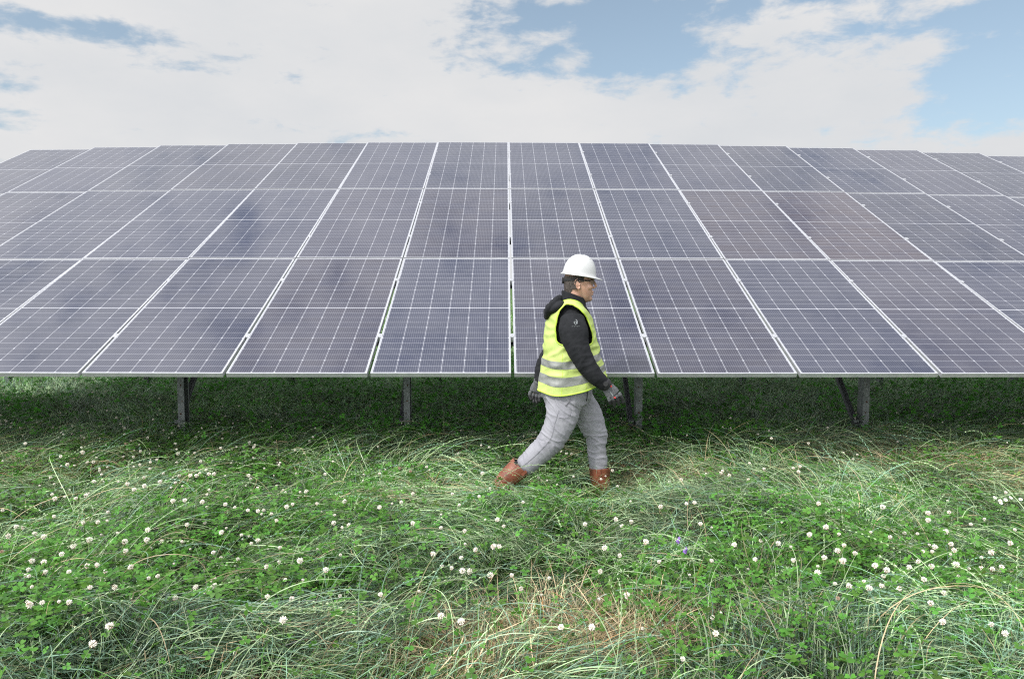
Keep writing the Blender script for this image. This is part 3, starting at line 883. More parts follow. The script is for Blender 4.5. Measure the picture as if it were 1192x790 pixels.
# two violet vetch flowers
def vetch_mesh():
    bm = bmesh.new()
    r_ = random.Random(4)
    for i in range(26):
        t = i / 25; a = i * 2.4
        c = Vector((.007 * math.cos(a) * (1 - t * .5), .007 * math.sin(a) * (1 - t * .5), t * .03))
        bmesh.ops.create_icosphere(bm, subdivisions=1, radius=.0042, matrix=Matrix.Translation(c) @ Matrix.Diagonal((1, 1, 1.4, 1)))
    me = bm_mesh('vetch_flower', bm, True); me.materials.append(M['violet'])
    return me
vm = vetch_mesh()
for px, py, lb in ((789, 631, 'upper of the two small violet flowers in the grass right of centre'), (797, 643, 'lower of the two small violet flowers in the grass right of centre')):
    o = link('vetch_flower', vm); o.location = on_ground(px, py, .21); o.rotation_euler = (.3, .2, 0)
    o.scale = (1.15, 1.15, 1.0)
    tag(o, lb, 'violet flower', 'violet vetch flowers'); link('stem', st_me[1], None, o)
def daisy():
    bm = bmesh.new()
    for i in range(13):
        a = i * 6.283 / 13
        d = Vector((math.cos(a), math.sin(a), .12)); s_ = Vector((-math.sin(a), math.cos(a), 0))
        v = [bm.verts.new(d * .003), bm.verts.new(d * .009 + s_ * .0026), bm.verts.new(d * .014), bm.verts.new(d * .009 - s_ * .0026)]
        bm.faces.new(v)
    me = bm_mesh('petals', bm); me.materials.append(M['daisy_white'])
    bm = bmesh.new()
    bmesh.ops.create_uvsphere(bm, u_segments=10, v_segments=6, radius=.005, matrix=Matrix.Diagonal((1, 1, .6, 1)))
    md = bm_mesh('disc', bm, True); md.materials.append(M['daisy_yellow'])
    return me, md
dp, dd = daisy()
dl = ['leftmost', 'second from the left', 'middle', 'second from the right', 'rightmost']
for i, (px, py) in enumerate(((1158, 579), (1165, 585), (1170.5, 581.5), (1176.5, 579), (1188, 581))):
    o = empty('daisy', on_ground(px, py, .2)); o.rotation_euler = (.7, random.uniform(-.3, .3), 0)
    link('petals', dp, None, o); link('disc', dd, None, o); link('stem', st_me[i % 5], None, o)
    tag(o, 'tiny white daisy near the right edge, %s of the five' % dl[i], 'daisy', 'daisies in the grass')

# the many smaller blossoms between them
xb, yb = sample_wedge(3600, 2.8, 8.5, .2, .8)
kb = rng.uniform(0, 1, len(xb)) < np.clip(.08 + spots(xb, yb, clover_spots) * .75 + (fbm(xb * .9, yb, 14, 2) - .5) * .8, .03, 1) * .6
xb, yb = xb[kb], yb[kb]
hb_ = mat_h(xb, yb) * .9 + rng.uniform(.09, .17, len(xb))
vs_, fs_ = [], []
src = []
for me in bl_me[:4] + bl_old[:1]:
    co = np.empty(len(me.vertices) * 3, np.float32); me.vertices.foreach_get('co', co)
    fi = np.empty(len(me.loops), np.int32); me.loops.foreach_get('vertex_index', fi)
    mi = np.empty(len(me.polygons), np.int32); me.polygons.foreach_get('material_index', mi)
    src.append((co.reshape(-1, 3), fi.reshape(-1, 3), mi))
off_ = 0; mis = []
for k in range(len(xb)):
    co, fi, mi = src[int(rng.integers(0, 5))]
    a_, t_ = rng.uniform(0, 6.28), rng.normal(0, .35)
    ca, sa, ct, st_ = math.cos(a_), math.sin(a_), math.cos(t_), math.sin(t_)
    Rm = np.array([[ca, -sa, 0], [sa, ca, 0], [0, 0, 1]]) @ np.array([[1, 0, 0], [0, ct, -st_], [0, st_, ct]])
    vs_.append((co @ Rm.T) * rng.uniform(.5, .85) + np.array((xb[k], yb[k], hb_[k]))); fs_.append(fi + off_); mis.append(mi); off_ += len(co)
mb_ = mesh_from('clover_blossoms', np.concatenate(vs_), np.concatenate(fs_), 3)
mb_.materials.append(M['petal']); mb_.materials.append(M['petal_old'])
mb_.polygons.foreach_set('material_index', np.concatenate(mis))
tag(link('clover_blossoms', mb_), 'smaller half-hidden clover blossoms strewn through the grass', 'clover', kind='stuff')

# ------------------------------------------------------------------ the walking man
Y0 = 5.62
ROOT = at_depth(660, 585, Y0); ROOT.z = 0.0
def W(px, py, d=0.0):
    """point of the figure, relative to its root, from its measured outline; d = metres away from the middle plane"""
    return at_depth(px, py, Y0 + d) - ROOT
S_ = 1 / 155.3      # metres per measured unit

def resample(pts, n):
    """Catmull-Rom through tuples of floats"""
    P = np.array(pts, float); m_ = len(P)
    P = np.vstack([2 * P[0] - P[1], P, 2 * P[-1] - P[-2]])
    out = []
    for j in range(n):
        t = j / (n - 1) * (m_ - 1); k = min(int(t), m_ - 2); f = t - k
        p0, p1, p2, p3 = P[k], P[k + 1], P[k + 2], P[k + 3]
        out.append(.5 * (2 * p1 + (p2 - p0) * f + (2 * p0 - 5 * p1 + 4 * p2 - p3) * f * f + (3 * p1 - p0 - 3 * p2 + p3) * f ** 3))
    return np.array(out)

def loft(bm, rings, cap=True):
    """rings: list of (centre, e1, e2, r1, r2)"""
    seg = 24
    prev = None; first = None
    for c, e1, e2, r1, r2 in rings:
        vs = [bm.verts.new(c + e1 * (r1 * math.cos(a)) + e2 * (r2 * math.sin(a))) for a in [2 * math.pi * i / seg for i in range(seg)]]
        if prev:
            for i in range(seg):
                bm.faces.new((prev[i], prev[(i + 1) % seg], vs[(i + 1) % seg], vs[i]))
        else: first = vs
        prev = vs
    if cap:
        bm.faces.new(first[::-1]); bm.faces.new(prev)

def limb(bm, pts, n=16, grow=0.0, flat=1.0, cap=True):
    """pts: (px, py, d, r in plane [units], r in depth [units])"""
    P = resample(pts, n)
    C = [W(*p[:3]) for p in P]
    rings = []
    for k in range(n):
        t = (C[min(k + 1, n - 1)] - C[max(k - 1, 0)]).normalized()
        e2 = Vector((0, 1, 0)); e2 = (e2 - t * e2.dot(t)).normalized()
        e1 = e2.cross(t).normalized()
        rings.append((C[k], e1, e2, P[k][3] * S_ + grow, P[k][4] * S_ + grow))
    # rounded ends
    def end(k, sgn):
        t = (C[k] - C[k - sgn if sgn > 0 else k + 1]).normalized()
        c, e1, e2, r1, r2 = rings[k]
        return [(c + t * (min(r1, r2) * .5 * s), e1, e2, r1 * q, r2 * q) for s, q in ((.5, .87), (.87, .5), (1.0, .12))]
    if cap:
        a = end(0, -1)[::-1]; b = end(n - 1, 1)
        rings = a + rings + b
    loft(bm, rings)

def level(bm, rows, n=20, grow=0.0):
    """rows: (px_back, py_back, px_front, py_front, half depth [m], d0 [m])"""
    P = resample(rows, n)
    rings = []
    for p in P:
        a = W(p[0], p[1], p[5]); b = W(p[2], p[3], p[5])
        c = (a + b) / 2; e1 = (b - a); r1 = e1.length / 2; e1.normalize()
        rings.append((c, e1, Vector((0, 1, 0)), r1 + grow, p[4] + grow))
    loft(bm, rings)

def ball(bm, c, rx, ry, rz, rot=0.0, seg=16):
    bmesh.ops.create_uvsphere(bm, u_segments=seg, v_segments=seg // 2 + 2, radius=1.0,
        matrix=Matrix.Translation(c) @ Matrix.Rotation(rot, 4, 'Y') @ Matrix.Diagonal((rx, ry, rz, 1)))

def remesh(bm, voxel, smooth=2, fac=.5, name='tmp'):
    bmesh.ops.recalc_face_normals(bm, faces=bm.faces[:])
    me = bpy.data.meshes.new(name)
    bm.to_mesh(me); bm.free()
    o = bpy.data.objects.new(name, me); COL.objects.link(o)
    r = o.modifiers.new('r', 'REMESH'); r.mode = 'VOXEL'; r.voxel_size = voxel; r.use_smooth_shade = True
    if smooth:
        s = o.modifiers.new('s', 'SMOOTH'); s.factor = fac; s.iterations = smooth
    dg = bpy.context.evaluated_depsgraph_get(); dg.update()
    me2 = bpy.data.meshes.new_from_object(o.evaluated_get(dg))
    bpy.data.objects.remove(o); bpy.data.meshes.remove(me)
    me2.name = name
    me2.shade_smooth()
    return me2

def fold(me, fn):
    """push vertices along their normals by fn(co, normal)"""
    me.update()
    nr = [v.normal.copy() for v in me.vertices]
    for v, n_ in zip(me.vertices, nr):
        v.co = v.co + n_ * fn(v.co, n_)
    me.update()

def ridge(p, sx, seed=0.0):
    v = noise.noise(Vector((p[0] * sx[0], p[1] * sx[1], p[2] * sx[2])) + Vector((seed, seed * 1.7, -seed)))
    return 1 - 2.2 * abs(v)

def cut(me, test):
    bm = bmesh.new(); bm.from_mesh(me)
    bmesh.ops.delete(bm, geom=[f for f in bm.faces if test(f.calc_center_median())], context='FACES')
    bm.to_mesh(me); bm.free()

SKIN1, SKIN2 = (0.42, 0.235, 0.165), (0.50, 0.30, 0.22)
M['skin'] = noisy('skin', SKIN1, SKIN2, 22, 0.5, bump=.06, bscale=160)
M['skin'].node_tree.nodes['Principled BSDF'].inputs['Subsurface Weight'].default_value = .08
M['skin'].node_tree.nodes['Principled BSDF'].inputs['Subsurface Radius'].default_value = (.02, .008, .004)
M['hair'] = noisy('dark_greying_hair', (0.020, 0.014, 0.011), (0.085, 0.070, 0.062), 160, 0.65, bump=.5, bscale=260, stretch=(1, 1, .25))
M['jacket'] = noisy('charcoal_softshell', (0.009, 0.010, 0.012), (0.016, 0.017, 0.020), 14, 0.85, bump=.10, bscale=420, spec=.22, crease=.5, cscale=9)
M['vest'] = noisy('fluorescent_yellow_fabric', (0.40, 0.50, 0.13), (0.47, 0.57, 0.18), 9, 0.6, bump=.06, bscale=300, crease=.55, cscale=6)
M['vest'].node_tree.nodes['Principled BSDF'].inputs['Subsurface Weight'].default_value = 0.0
M['vest_trim'] = noisy('vest_binding', (0.42, 0.60, 0.05), (0.48, 0.64, 0.09), 9, 0.55)
M['reflective'] = noisy('reflective_tape', (0.20, 0.21, 0.20), (0.26, 0.27, 0.26), 40, 0.45, 0.2)
M['trousers'] = noisy('light_grey_trousers', (0.215, 0.215, 0.245), (0.26, 0.26, 0.29), 10, 0.75, bump=.08, bscale=380, crease=.75, cscale=7)
M['stitch'] = noisy('dark_seam', (0.07, 0.07, 0.08), (0.10, 0.10, 0.11), 30, 0.8)
M['seam'] = noisy('trouser_seam', (0.13, 0.13, 0.15), (0.17, 0.17, 0.19), 30, 0.8)
M['leather'] = noisy('brown_leather', (0.13, 0.038, 0.022), (0.22, 0.075, 0.042), 16, 0.42, bump=.25, bscale=70)
M['sole'] = noisy('boot_sole', (0.05, 0.03, 0.02), (0.08, 0.05, 0.03), 20, 0.8)
M['lining'] = noisy('dark_lining', (0.012, 0.012, 0.014), (0.02, 0.02, 0.024), 30, 0.85)
M['helmet'] = noisy('white_plastic_shell', (0.47, 0.48, 0.485), (0.52, 0.53, 0.53), 6, 0.3, coat=.3)
M['glove'] = noisy('grey_knit_glove', (0.06, 0.063, 0.07), (0.12, 0.125, 0.135), 130, 0.85, bump=.3, bscale=420)
M['glove_black'] = noisy('black_coated_fingertips', (0.010, 0.010, 0.012), (0.022, 0.022, 0.025), 60, 0.5, bump=.2, bscale=260)
M['red'] = noisy('red_trim', (0.62, 0.045, 0.04), (0.7, 0.07, 0.06), 40, 0.6)
M['print'] = noisy('pale_print', (0.20, 0.22, 0.23), (0.27, 0.29, 0.30), 40, 0.5)
M['lens'] = noisy('smoked_lens', (0.06, 0.085, 0.07), (0.08, 0.10, 0.08), 10, 0.08)
M['eye_white'] = noisy('eye_white', (0.62, 0.58, 0.54), (0.66, 0.62, 0.58), 40, 0.25)
M['eye_dark'] = noisy('iris', (0.03, 0.02, 0.012), (0.04, 0.03, 0.02), 40, 0.2)

# measured skeleton -------------------------------------------------
near_leg = [(657, 462, -.075, 21, 15), (654, 484, -.105, 18.8, 14.5), (647, 503, -.115, 16.2, 13.5), (637, 518, -.115, 14.0, 12.5), (625.5, 528.5, -.11, 13.0, 12), (611, 542.5, -.105, 11.6, 11)]
far_leg = [(672, 462, .075, 17, 15), (683, 480, .10, 16.8, 14), (691, 498, .11, 14.6, 13), (694.5, 508, .11, 12.4, 12), (694.5, 523, .11, 10.8, 11), (696.5, 544, .11, 10.6, 10.5)]
near_arm = [(666, 370, -.17, 13.5, 9), (667.6, 386, -.222, 16.4, 10.8), (672, 403, -.245, 13.5, 10.5), (680.5, 421, -.265, 11.2, 10), (692, 437, -.27, 9.6, 9), (703.5, 447.5, -.265, 7.2, 7)]
far_arm = [(658, 373, .15, 13, 9), (651, 390, .21, 12, 10), (642, 407, .235, 10, 9.5), (634, 422, .245, 9.0, 9), (630, 434, .24, 7.8, 8), (628, 443.5, .235, 6.4, 6.5)]
torso = [(629.5, 456, 690, 452, .165, 0), (633, 440, 692, 436, .172, 0), (636.5, 420, 693, 416, .172, 0), (638, 398, 690, 398, .18, 0), (639.5, 380, 686.5, 381, .19, 0), (643, 366, 682, 367, .185, 0), (649, 357.5, 679, 359.5, .145, 0), (655, 351, 677.5, 354, .085, 0)]

# body: one continuous mesh, head to feet
bm = bmesh.new()
head = [(671, 301.5, 680, 301.5, .022, 0), (663, 305, 686, 305.5, .052, 0), (659, 311, 689.5, 312, .069, 0), (657.6, 318, 691, 319, .075, 0), (658, 325, 690.6, 326.5, .076, 0), (659.5, 331, 690.0, 332, .073, 0),
        (662, 336.5, 689.4, 336.5, .069, 0), (666, 341, 689.0, 341.5, .060, 0), (671, 345.5, 688.2, 346, .049, 0), (675, 349, 686.2, 350, .034, 0), (678, 351, 683, 352, .016, 0)]
level(bm, head, 24)
limb(bm, [(668, 330, 0, 9.8, 9.3), (667.6, 341, 0, 9.6, 9.2), (667, 351, 0, 10.4, 10.5), (666, 360, 0, 12, 15)], 8)
# nose, lips, chin, brow, cheek
limb(bm, [(690.0, 326.5, 0, 1.6, 1.6), (692.5, 330, 0, 1.5, 1.6), (694.3, 333.4, 0, 1.3, 1.9)], 6)
ball(bm, W(691.2, 334.8), 2.2 * S_, 2.7 * S_, 1.2 * S_)
ball(bm, W(689.4, 339.8), 2.1 * S_, 3.8 * S_, 1.25 * S_)
ball(bm, W(689.0, 342.6), 1.9 * S_, 3.5 * S_, 1.25 * S_)
ball(bm, W(686.2, 347.6), 3.3 * S_, 4.4 * S_, 3.4 * S_)
for sg in (-1, 1):
    ball(bm, W(689.4, 325.2, sg * .028), 2.2 * S_, 4.0 * S_, 1.3 * S_)
    ball(bm, W(685.6, 334.0, sg * .045), 4.0 * S_, 3.0 * S_, 3.4 * S_)
# torso and limbs, inside the clothes
level(bm, [(a + 4, b_, c - 4, e, f - .03, g) for a, b_, c, e, f, g in torso], 16)
for L_ in (near_leg, far_leg):
    q = [(a, b_, c, r1 * .72, r2 * .72) for a, b_, c, r1, r2 in L_]
    limb(bm, q, 14)
for L_ in (near_arm, far_arm):
    q = [(a, b_, c, r1 * .62, r2 * .66) for a, b_, c, r1, r2 in L_]
    limb(bm, q, 14)
level(bm, [(636, 470, 686, 468, .13, 0), (633, 452, 688, 450, .13, 0)], 6)
limb(bm, [(611, 542, -.105, 7.5, 7.5), (590, 560, -.10, 6.5, 6.5), (592, 570, -.10, 6.5, 6.5), (602, 578, -.10, 5, 6.5)], 12)
limb(bm, [(696.5, 544, .11, 7.5, 7.5), (697, 566, .11, 6.5, 6.5), (700, 577, .11, 5.5, 6), (712, 579.5, .11, 4.2, 6)], 12)
def hand_pts(wr, kn, tips, thumb, r):
    return wr, kn, tips, thumb, r
near_hand = dict(wrist=(703.5, 447.5, -.262), palm=[(704.5, 448.5, -.262, 6.0, 4.2), (709.5, 453.5, -.262, 7.6, 3.7), (714.0, 459.0, -.262, 8.0, 3.2)],
    fingers=[[(708.6, 462.2, -.262), (709.8, 466.5, -.258), (710.6, 470.2, -.250)], [(713.0, 461.8, -.266), (714.6, 467.0, -.262), (715.8, 471.4, -.252)],
             [(717.2, 460.4, -.266), (719.2, 466.0, -.262), (720.6, 470.9, -.252)], [(720.6, 457.6, -.262), (723.8, 463.0, -.258), (725.6, 468.6, -.250)]],
    thumb=[(709, 450.5, -.245), (715.5, 455.5, -.225), (719.0, 461.5, -.215), (720.5, 465.5, -.215)], rf=2.0, rt=2.4)
far_hand = dict(wrist=(627.5, 444, .235), palm=[(627.5, 444.5, .235, 5.4, 4.0), (625.0, 450.0, .235, 7.0, 3.6), (623.0, 455.5, .235, 7.2, 3.2)],
    fingers=[[(617.4, 455.8, .235), (616.6, 460.6, .232), (618.4, 464.8, .225)], [(621.0, 458.0, .238), (620.2, 463.4, .234), (621.6, 468.0, .226)],
             [(624.8, 458.6, .238), (624.2, 464.2, .234), (625.0, 468.8, .226)], [(628.2, 457.6, .235), (628.0, 462.8, .232), (628.0, 467.0, .226)]],
    thumb=[(629.5, 448.5, .225), (632.0, 453.0, .21), (632.0, 458.0, .20), (630.5, 461.5, .20)], rf=1.95, rt=2.3)
def hand(bm, H, g=0.0, tips=True):
    limb(bm, H['palm'], 8, grow=g)
    for fg in H['fingers']:
        limb(bm, [(*p, H['rf'] * q, H['rf'] * q) for p, q in zip(fg, (1.12, 1.0, .86))], 8, grow=g)
    limb(bm, [(*p, H['rt'] * q, H['rt'] * q) for p, q in zip(H['thumb'], (1.25, 1.1, 1.0, .85))], 8, grow=g)
for H in (near_hand, far_hand): hand(bm, H, -.0025)
body = remesh(bm, .0042, 2, .5, 'person')
def stubble(p): return 0
fold(body, lambda p, n_: -.002 * math.exp(-((p - W(689.5, 341.2)).xz.length / (1.0 * S_)) ** 2 * 1.5) if (p - W(689.5, 341.2)).xz.length < .02 else 0)
man = link('person', body, M['skin'])
man.location = ROOT
tag(man, 'man in white hard hat, yellow safety vest and grey trousers striding right through the grass', 'person')

# darker, stubbled jaw on the same skin
nt = M['skin'].node_tree; b = nt.nodes['Principled BSDF']
old = b.inputs['Base Color'].links[0].from_socket
tc = N(nt, 'ShaderNodeTexCoord'); sp = N(nt, 'ShaderNodeSeparateXYZ'); nt.links.new(tc.outputs['Object'], sp.inputs[0])
jz = W(684, 340).z; 
zr = N(nt, 'ShaderNodeMapRange', interpolation_type='SMOOTHSTEP', inp={'From Min': W(684, 352).z, 'From Max': W(684, 335).z, 'To Min': 1, 'To Max': 0}); nt.links.new(sp.outputs[2], zr.inputs[0])
xr = N(nt, 'ShaderNodeMapRange', interpolation_type='SMOOTHSTEP', inp={'From Min': W(672, 345).x, 'From Max': W(679, 345).x}); nt.links.new(sp.outputs[0], xr.inputs[0])
fac = MATH(nt, 'MULTIPLY', MATH(nt, 'MULTIPLY', zr.outputs[0], xr.outputs[0]), .45)
nt.links.new(MIX(nt, fac, old, (0.20, 0.135, 0.11)), b.inputs['Base Color'])

# ears and eyes
for sg, nm in ((-1, 'ear'), (1, 'ear')):
    bm = bmesh.new()
    c = W(672.6, 330.6, sg * .077)
    n_ = 20
    ring = []
    for i in range(n_):
        a = 2 * math.pi * i / n_
        rx = 3.1 * S_ * (1.0 if math.sin(a) < 0 else 1.0); rz = 5.6 * S_
        cx_ = rx * math.cos(a) * (1.15 if math.sin(a) > 0 else .8); cz_ = rz * math.sin(a)
        ring.append(c + Vector((cx_ - .12 * cz_, sg * (.006 - .004 * math.cos(a)), cz_)))
    for i in range(n_):
        bmesh.ops.create_icosphere(bm, subdivisions=1, radius=.0048 if i > n_ * .55 or i < n_ * .05 else .0042, matrix=Matrix.Translation(ring[i]))
    ball(bm, c + Vector((0, -sg * .002, 0)), 2.6 * S_, .006, 4.8 * S_)
    ball(bm, c + Vector((.012, 0, -.006)), .006, .007, .008)
    ball(bm, c + Vector((.006, sg * .003, -.031)), .007, .005, .008)
    link('ear', remesh(bm, .0022, 2, .5, 'ear'), M['skin'], man)
    bm = bmesh.new(); ball(bm, W(687.0, 329.4, sg * .031), .0115, .0115, .0115)
    link('eye', bm_mesh('eye', bm, True), M['eye_white'], man)
    bm = bmesh.new(); ball(bm, W(688.6, 329.5, sg * .031), .0035, .0055, .0055)
    link('iris', bm_mesh('iris', bm, True), M['eye_dark'], man)
    bm = bmesh.new(); limb(bm, [(688.4, 325.0, sg * .018, .7, .7), (688.4, 324.4, sg * .032, .8, .8), (687.0, 325.0, sg * .046, .5, .5)], 8)
    link('eyebrow', bm_mesh('eyebrow', bm, True), M['hair'], man)

# hair: the skull again, a touch larger, cut along the hairline
bm = bmesh.new()
level(bm, [(a, b_, c - 1.5, e, f, g) for a, b_, c, e, f, g in head[:4]] + [(657.0, 325, 689, 326.5, .076, 0), (657.0, 331, 688, 332, .073, 0), (657.2, 336, 686, 336.5, .069, 0), (658.0, 341, 684, 341, .062, 0)], 20, grow=.0045)
hair = remesh(bm, .004, 1, .5, 'hair')
def hair_cut(p):
    x_ = (p.x - W(672, 330).x) / S_ + 672; z_ = 585 - (p.z - W(672, 585).z) / S_
    if z_ < 316: return True
    lim = 678.5 if z_ < 323 else (674.5 if z_ < 331 and abs(p.y) > .05 else 668 - (z_ - 323) * .35)
    if abs(p.y) < .045 and x_ > 675: return True
    return x_ > lim or z_ > 338.5 - max(0, x_ - 660) * .35
cut(hair, hair_cut)
fold(hair, lambda p, n_: .0015 * noise.noise(p * 120))
link('hair', hair, M['hair'], man)

# hard hat ----------------------------------------------------------
hc = W(674.3, 319.5)
tiltm = Matrix.Rotation(R(8), 3, 'Y')
def HP(x, y, z): return hc + tiltm @ Vector((x * S_, y * S_, z * S_))
bm = bmesh.new()
nseg = 48
rings = []
prof = [(r_, 22.2 * (1 - r_ ** 2.35) ** (1 / 1.9) + .4) for r_ in (0, .16, .3, .43, .56, .67, .77, .85, .915, .96, .99)] + [(1.02, .6)]
for rr_, z in prof[1:]:
    rings.append([HP((19.3 * rr_ + (0.0)) * math.cos(a), 17.0 * rr_ * math.sin(a), z + .9 * math.exp(-(math.sin(a) * rr_ * 5.2) ** 2) * (1 if z > 8 else z / 8)) for a in [2 * math.pi * i / nseg for i in range(nseg)]])
# brim: wide peak in front, a short lip round the back
def brim(k, drop):
    out = []
    for i in range(nseg):
        a = 2 * math.pi * i / nseg
        front = max(0, math.cos(a)) ** 2.2
        rx = 20.6 + k * (1.2 + 6.2 * front); ry = 18.0 + k * (1.0 + 1.2 * front)
        out.append(HP(rx * math.cos(a), ry * math.sin(a), -.3 - drop - k * (.9 + 1.2 * front)))
    return out
rings.append(brim(.0, 0)); rings.append(brim(.5, 0)); rings.append(brim(1.0, .1)); rings.append(brim(1.02, .8)); rings.append(brim(.5, 1.0))
rings.append([HP(18.9 * math.cos(a), 16.6 * math.sin(a), -1.6) for a in [2 * math.pi * i / nseg for i in range(nseg)]])
rings.append([HP(17.6 * math.cos(a), 15.2 * math.sin(a), 5) for a in [2 * math.pi * i / nseg for i in range(nseg)]])
rings.append([HP(12 * math.cos(a), 11 * math.sin(a), 15) for a in [2 * math.pi * i / nseg for i in range(nseg)]])
top = bm.verts.new(HP(0, 0, 23.1)); last = None
for k, rg in enumerate(rings):
    vs = [bm.verts.new(p) for p in rg]
    if last is None:
        for i in range(nseg): bm.faces.new((top, vs[i], vs[(i + 1) % nseg]))
    else:
        for i in range(nseg): bm.faces.new((last[i], vs[i], vs[(i + 1) % nseg], last[(i + 1) % nseg]))
    last = vs
bm.faces.new(last)
hat = link('hard_hat', bm_mesh('hard_hat', bm, True), M['helmet'], man)
# raised vents on the crown
for y_ in (-5.2, 0, 5.2):
    bm = bmesh.new()
    for j in range(9):
        a = -.62 + j / 8 * 1.05
        ball(bm, HP(21.2 * math.sin(a) * .9, y_ * math.cos(a * .4), 21.6 * math.cos(a) * (1 - .035 * abs(y_) / 5) + .7), 2.1 * S_, 1.0 * S_, .8 * S_, rot=a, seg=10)
    link('ridge', remesh(bm, .002, 2, .5, 'ridge'), M['helmet'], hat)
for y_ in (-2.6, 2.6):
    for j in range(3):
        a = -.35 + j * .3
        bm = bmesh.new()
        ball(bm, HP(21.0 * math.sin(a) * .9, y_, 21.8 * math.cos(a) + .75), 1.4 * S_, .55 * S_, .45 * S_, rot=a, seg=8)
        link('vent', bm_mesh('vent', bm, True), M['lining'], hat)
# head band, ratchet knob and glasses
bm = bmesh.new()
pts = []
for i in range(33):
    a = math.pi * (0.42 + 1.16 * i / 32)
    pts.append((W(673.5, 323.5) + Vector((17.2 * S_ * math.cos(a), 12.9 * S_ * math.sin(a), .004 * math.cos(a)))))
prev = None
for k, p in enumerate(pts):
    o_ = Vector((p.x - W(673.5, 323.5).x, p.y, 0)).normalized()
    h_ = .013 + .012 * math.exp(-((k - 16) / 5.0) ** 2)
    q = [bm.verts.new(p + Vector((0, 0, h_ * .5)) - Vector((0, 0, .010))), bm.verts.new(p + o_ * .003 + Vector((0, 0, h_ * .5 - .010))), bm.verts.new(p + o_ * .003 - Vector((0, 0, h_ * .5 + .010))), bm.verts.new(p - Vector((0, 0, h_ * .5 + .010)))]
    if prev:
        for j in range(4): bm.faces.new((prev[j], prev[(j + 1) % 4], q[(j + 1) % 4], q[j]))
    prev = q
link('head_band', bm_mesh('head_band', bm), M['lining'], hat)
bm = bmesh.new()
bmesh.ops.create_cone(bm, cap_ends=True, segments=18, radius1=.024, radius2=.021, depth=.016, matrix=Matrix.Translation(W(655.6, 326.6)) @ Matrix.Rotation(math.pi / 2, 4, 'Y'))
link('ratchet_knob', bm_mesh('ratchet_knob', bm), M['lining'], hat)
gl = bmesh.new()
for sg in (-1, 1):
    a_, b_ = W(673.5, 326.0, sg * .079), W(687.5, 326.5, sg * .068)
    bar_between(gl, a_, b_, .004, .010)
bar_between(gl, W(688.0, 325.6, -.068), W(691.8, 325.6, -.03), .004, .007)
bar_between(gl, W(691.8, 325.6, -.03), W(691.8, 325.6, .03), .004, .007)
bar_between(gl, W(691.8, 325.6, .03), W(688.0, 325.6, .068), .004, .007)
glasses = link('safety_glasses', bm_mesh('safety_glasses', gl), M['lining'], man)
for sg in (-1, 1):
    bm = bmesh.new()
    g_ = []
    for j in range(7):
        t = j / 6
        xx = 692.2 - 4.2 * t ** 2.2; dd_ = .006 + .062 * t
        g_.append([bm.verts.new(W(xx, 326.6 + v * (5.2 - 1.6 * t ** 2), sg * dd_)) for v in (0, .5, 1)])
    for j in range(6):
        for v in range(2): bm.faces.new((g_[j][v], g_[j + 1][v], g_[j + 1][v + 1], g_[j][v + 1]))
    link('lens', bm_mesh('lens', bm, True), M['lens'], glasses)
nt = M['lens'].node_tree; b = nt.nodes['Principled BSDF']
b.inputs['Alpha'].default_value = .35; b.inputs['Roughness'].default_value = .05

# jacket ------------------------------------------------------------
bm = bmesh.new()
level(bm, torso, 22)
for L_ in (near_arm, far_arm): limb(bm, L_, 20)
# stand-up collar
level(bm, [(652, 357, 682.5, 362, .100, 0), (653.2, 346, 682, 354, .080, 0), (654.2, 337.5, 681.5, 347.5, .074, 0)], 8)
level(bm, [(672, 372, 688.0, 372, .06, 0), (674, 362, 686.8, 365, .055, 0), (675, 354, 683.5, 358, .045, 0)], 8)
# hood lying on the back
for d_, rr_ in ((-.12, .8), (-.06, 1.0), (0, 1.05), (.06, 1.0), (.12, .8)):
    ball(bm, W(645.5 + 20 * d_ * d_ * 8, 357.5, d_), 13.5 * rr_ * S_, .06, 7.2 * rr_ * S_, rot=-.62)
ball(bm, W(638.5, 364.5), 5.0 * S_, .115, 5.5 * S_)
limb(bm, [(652, 346, -.085, 3.2, 3.2), (645, 351, -.13, 3.6, 3.4), (639, 359, -.135, 3.6, 3.2), (637.5, 366, -.09, 3.6, 3.6), (637.2, 368, 0, 3.8, 3.6), (637.5, 366, .09, 3.6, 3.6)], 22)
jk = remesh(bm, .0052, 2, .5, 'jacket')
nape = W(668, 346); elb = W(680, 420, -.265); wr = W(703, 447, -.265); sh = W(668, 380, -.22); felb = W(636, 420, .24)
arm_ax = (wr - sh).normalized()
arm_pr = Vector((arm_ax.z, 0, -arm_ax.x))
def jack_f(p, n_):
    q = (p.dot(arm_ax), p.dot(arm_pr), p.y)
    m1 = math.exp(-((p - elb).length / .11) ** 2) + .55 * math.exp(-((p - wr).length / .09) ** 2) + .4 * math.exp(-((p - sh).length / .10) ** 2) + .9 * math.exp(-((p - felb).length / .15) ** 2) + .22
    f1 = (ridge(q, (20, 11, 9), 3.1) + .5 * ridge(q, (42, 20, 15), 1.1)) * .0040 * m1 if p.z < W(660, 362).z or p.y < -.15 or p.y > .15 else 0
    f2 = (ridge(p, (30, 9, 24), 8.3)) * .009 * math.exp(-((p - W(643, 357)).length / .12) ** 2)
    return f1 + f2 + .002 * noise.noise(p * 16)
fold(jk, jack_f)
# open the neck and the cuffs' ends stay closed round the wrists
cut(jk, lambda p: (p.z > W(668, 349).z + (p.x - W(668, 349).x) * -.42 + .030) and math.hypot(p.x - W(667.5, 345).x, p.y) < .058)
jacket = link('jacket', jk, M['jacket'], man)
sol = jacket.modifiers.new('s', 'SOLIDIFY'); sol.thickness = .003; sol.offset = -1

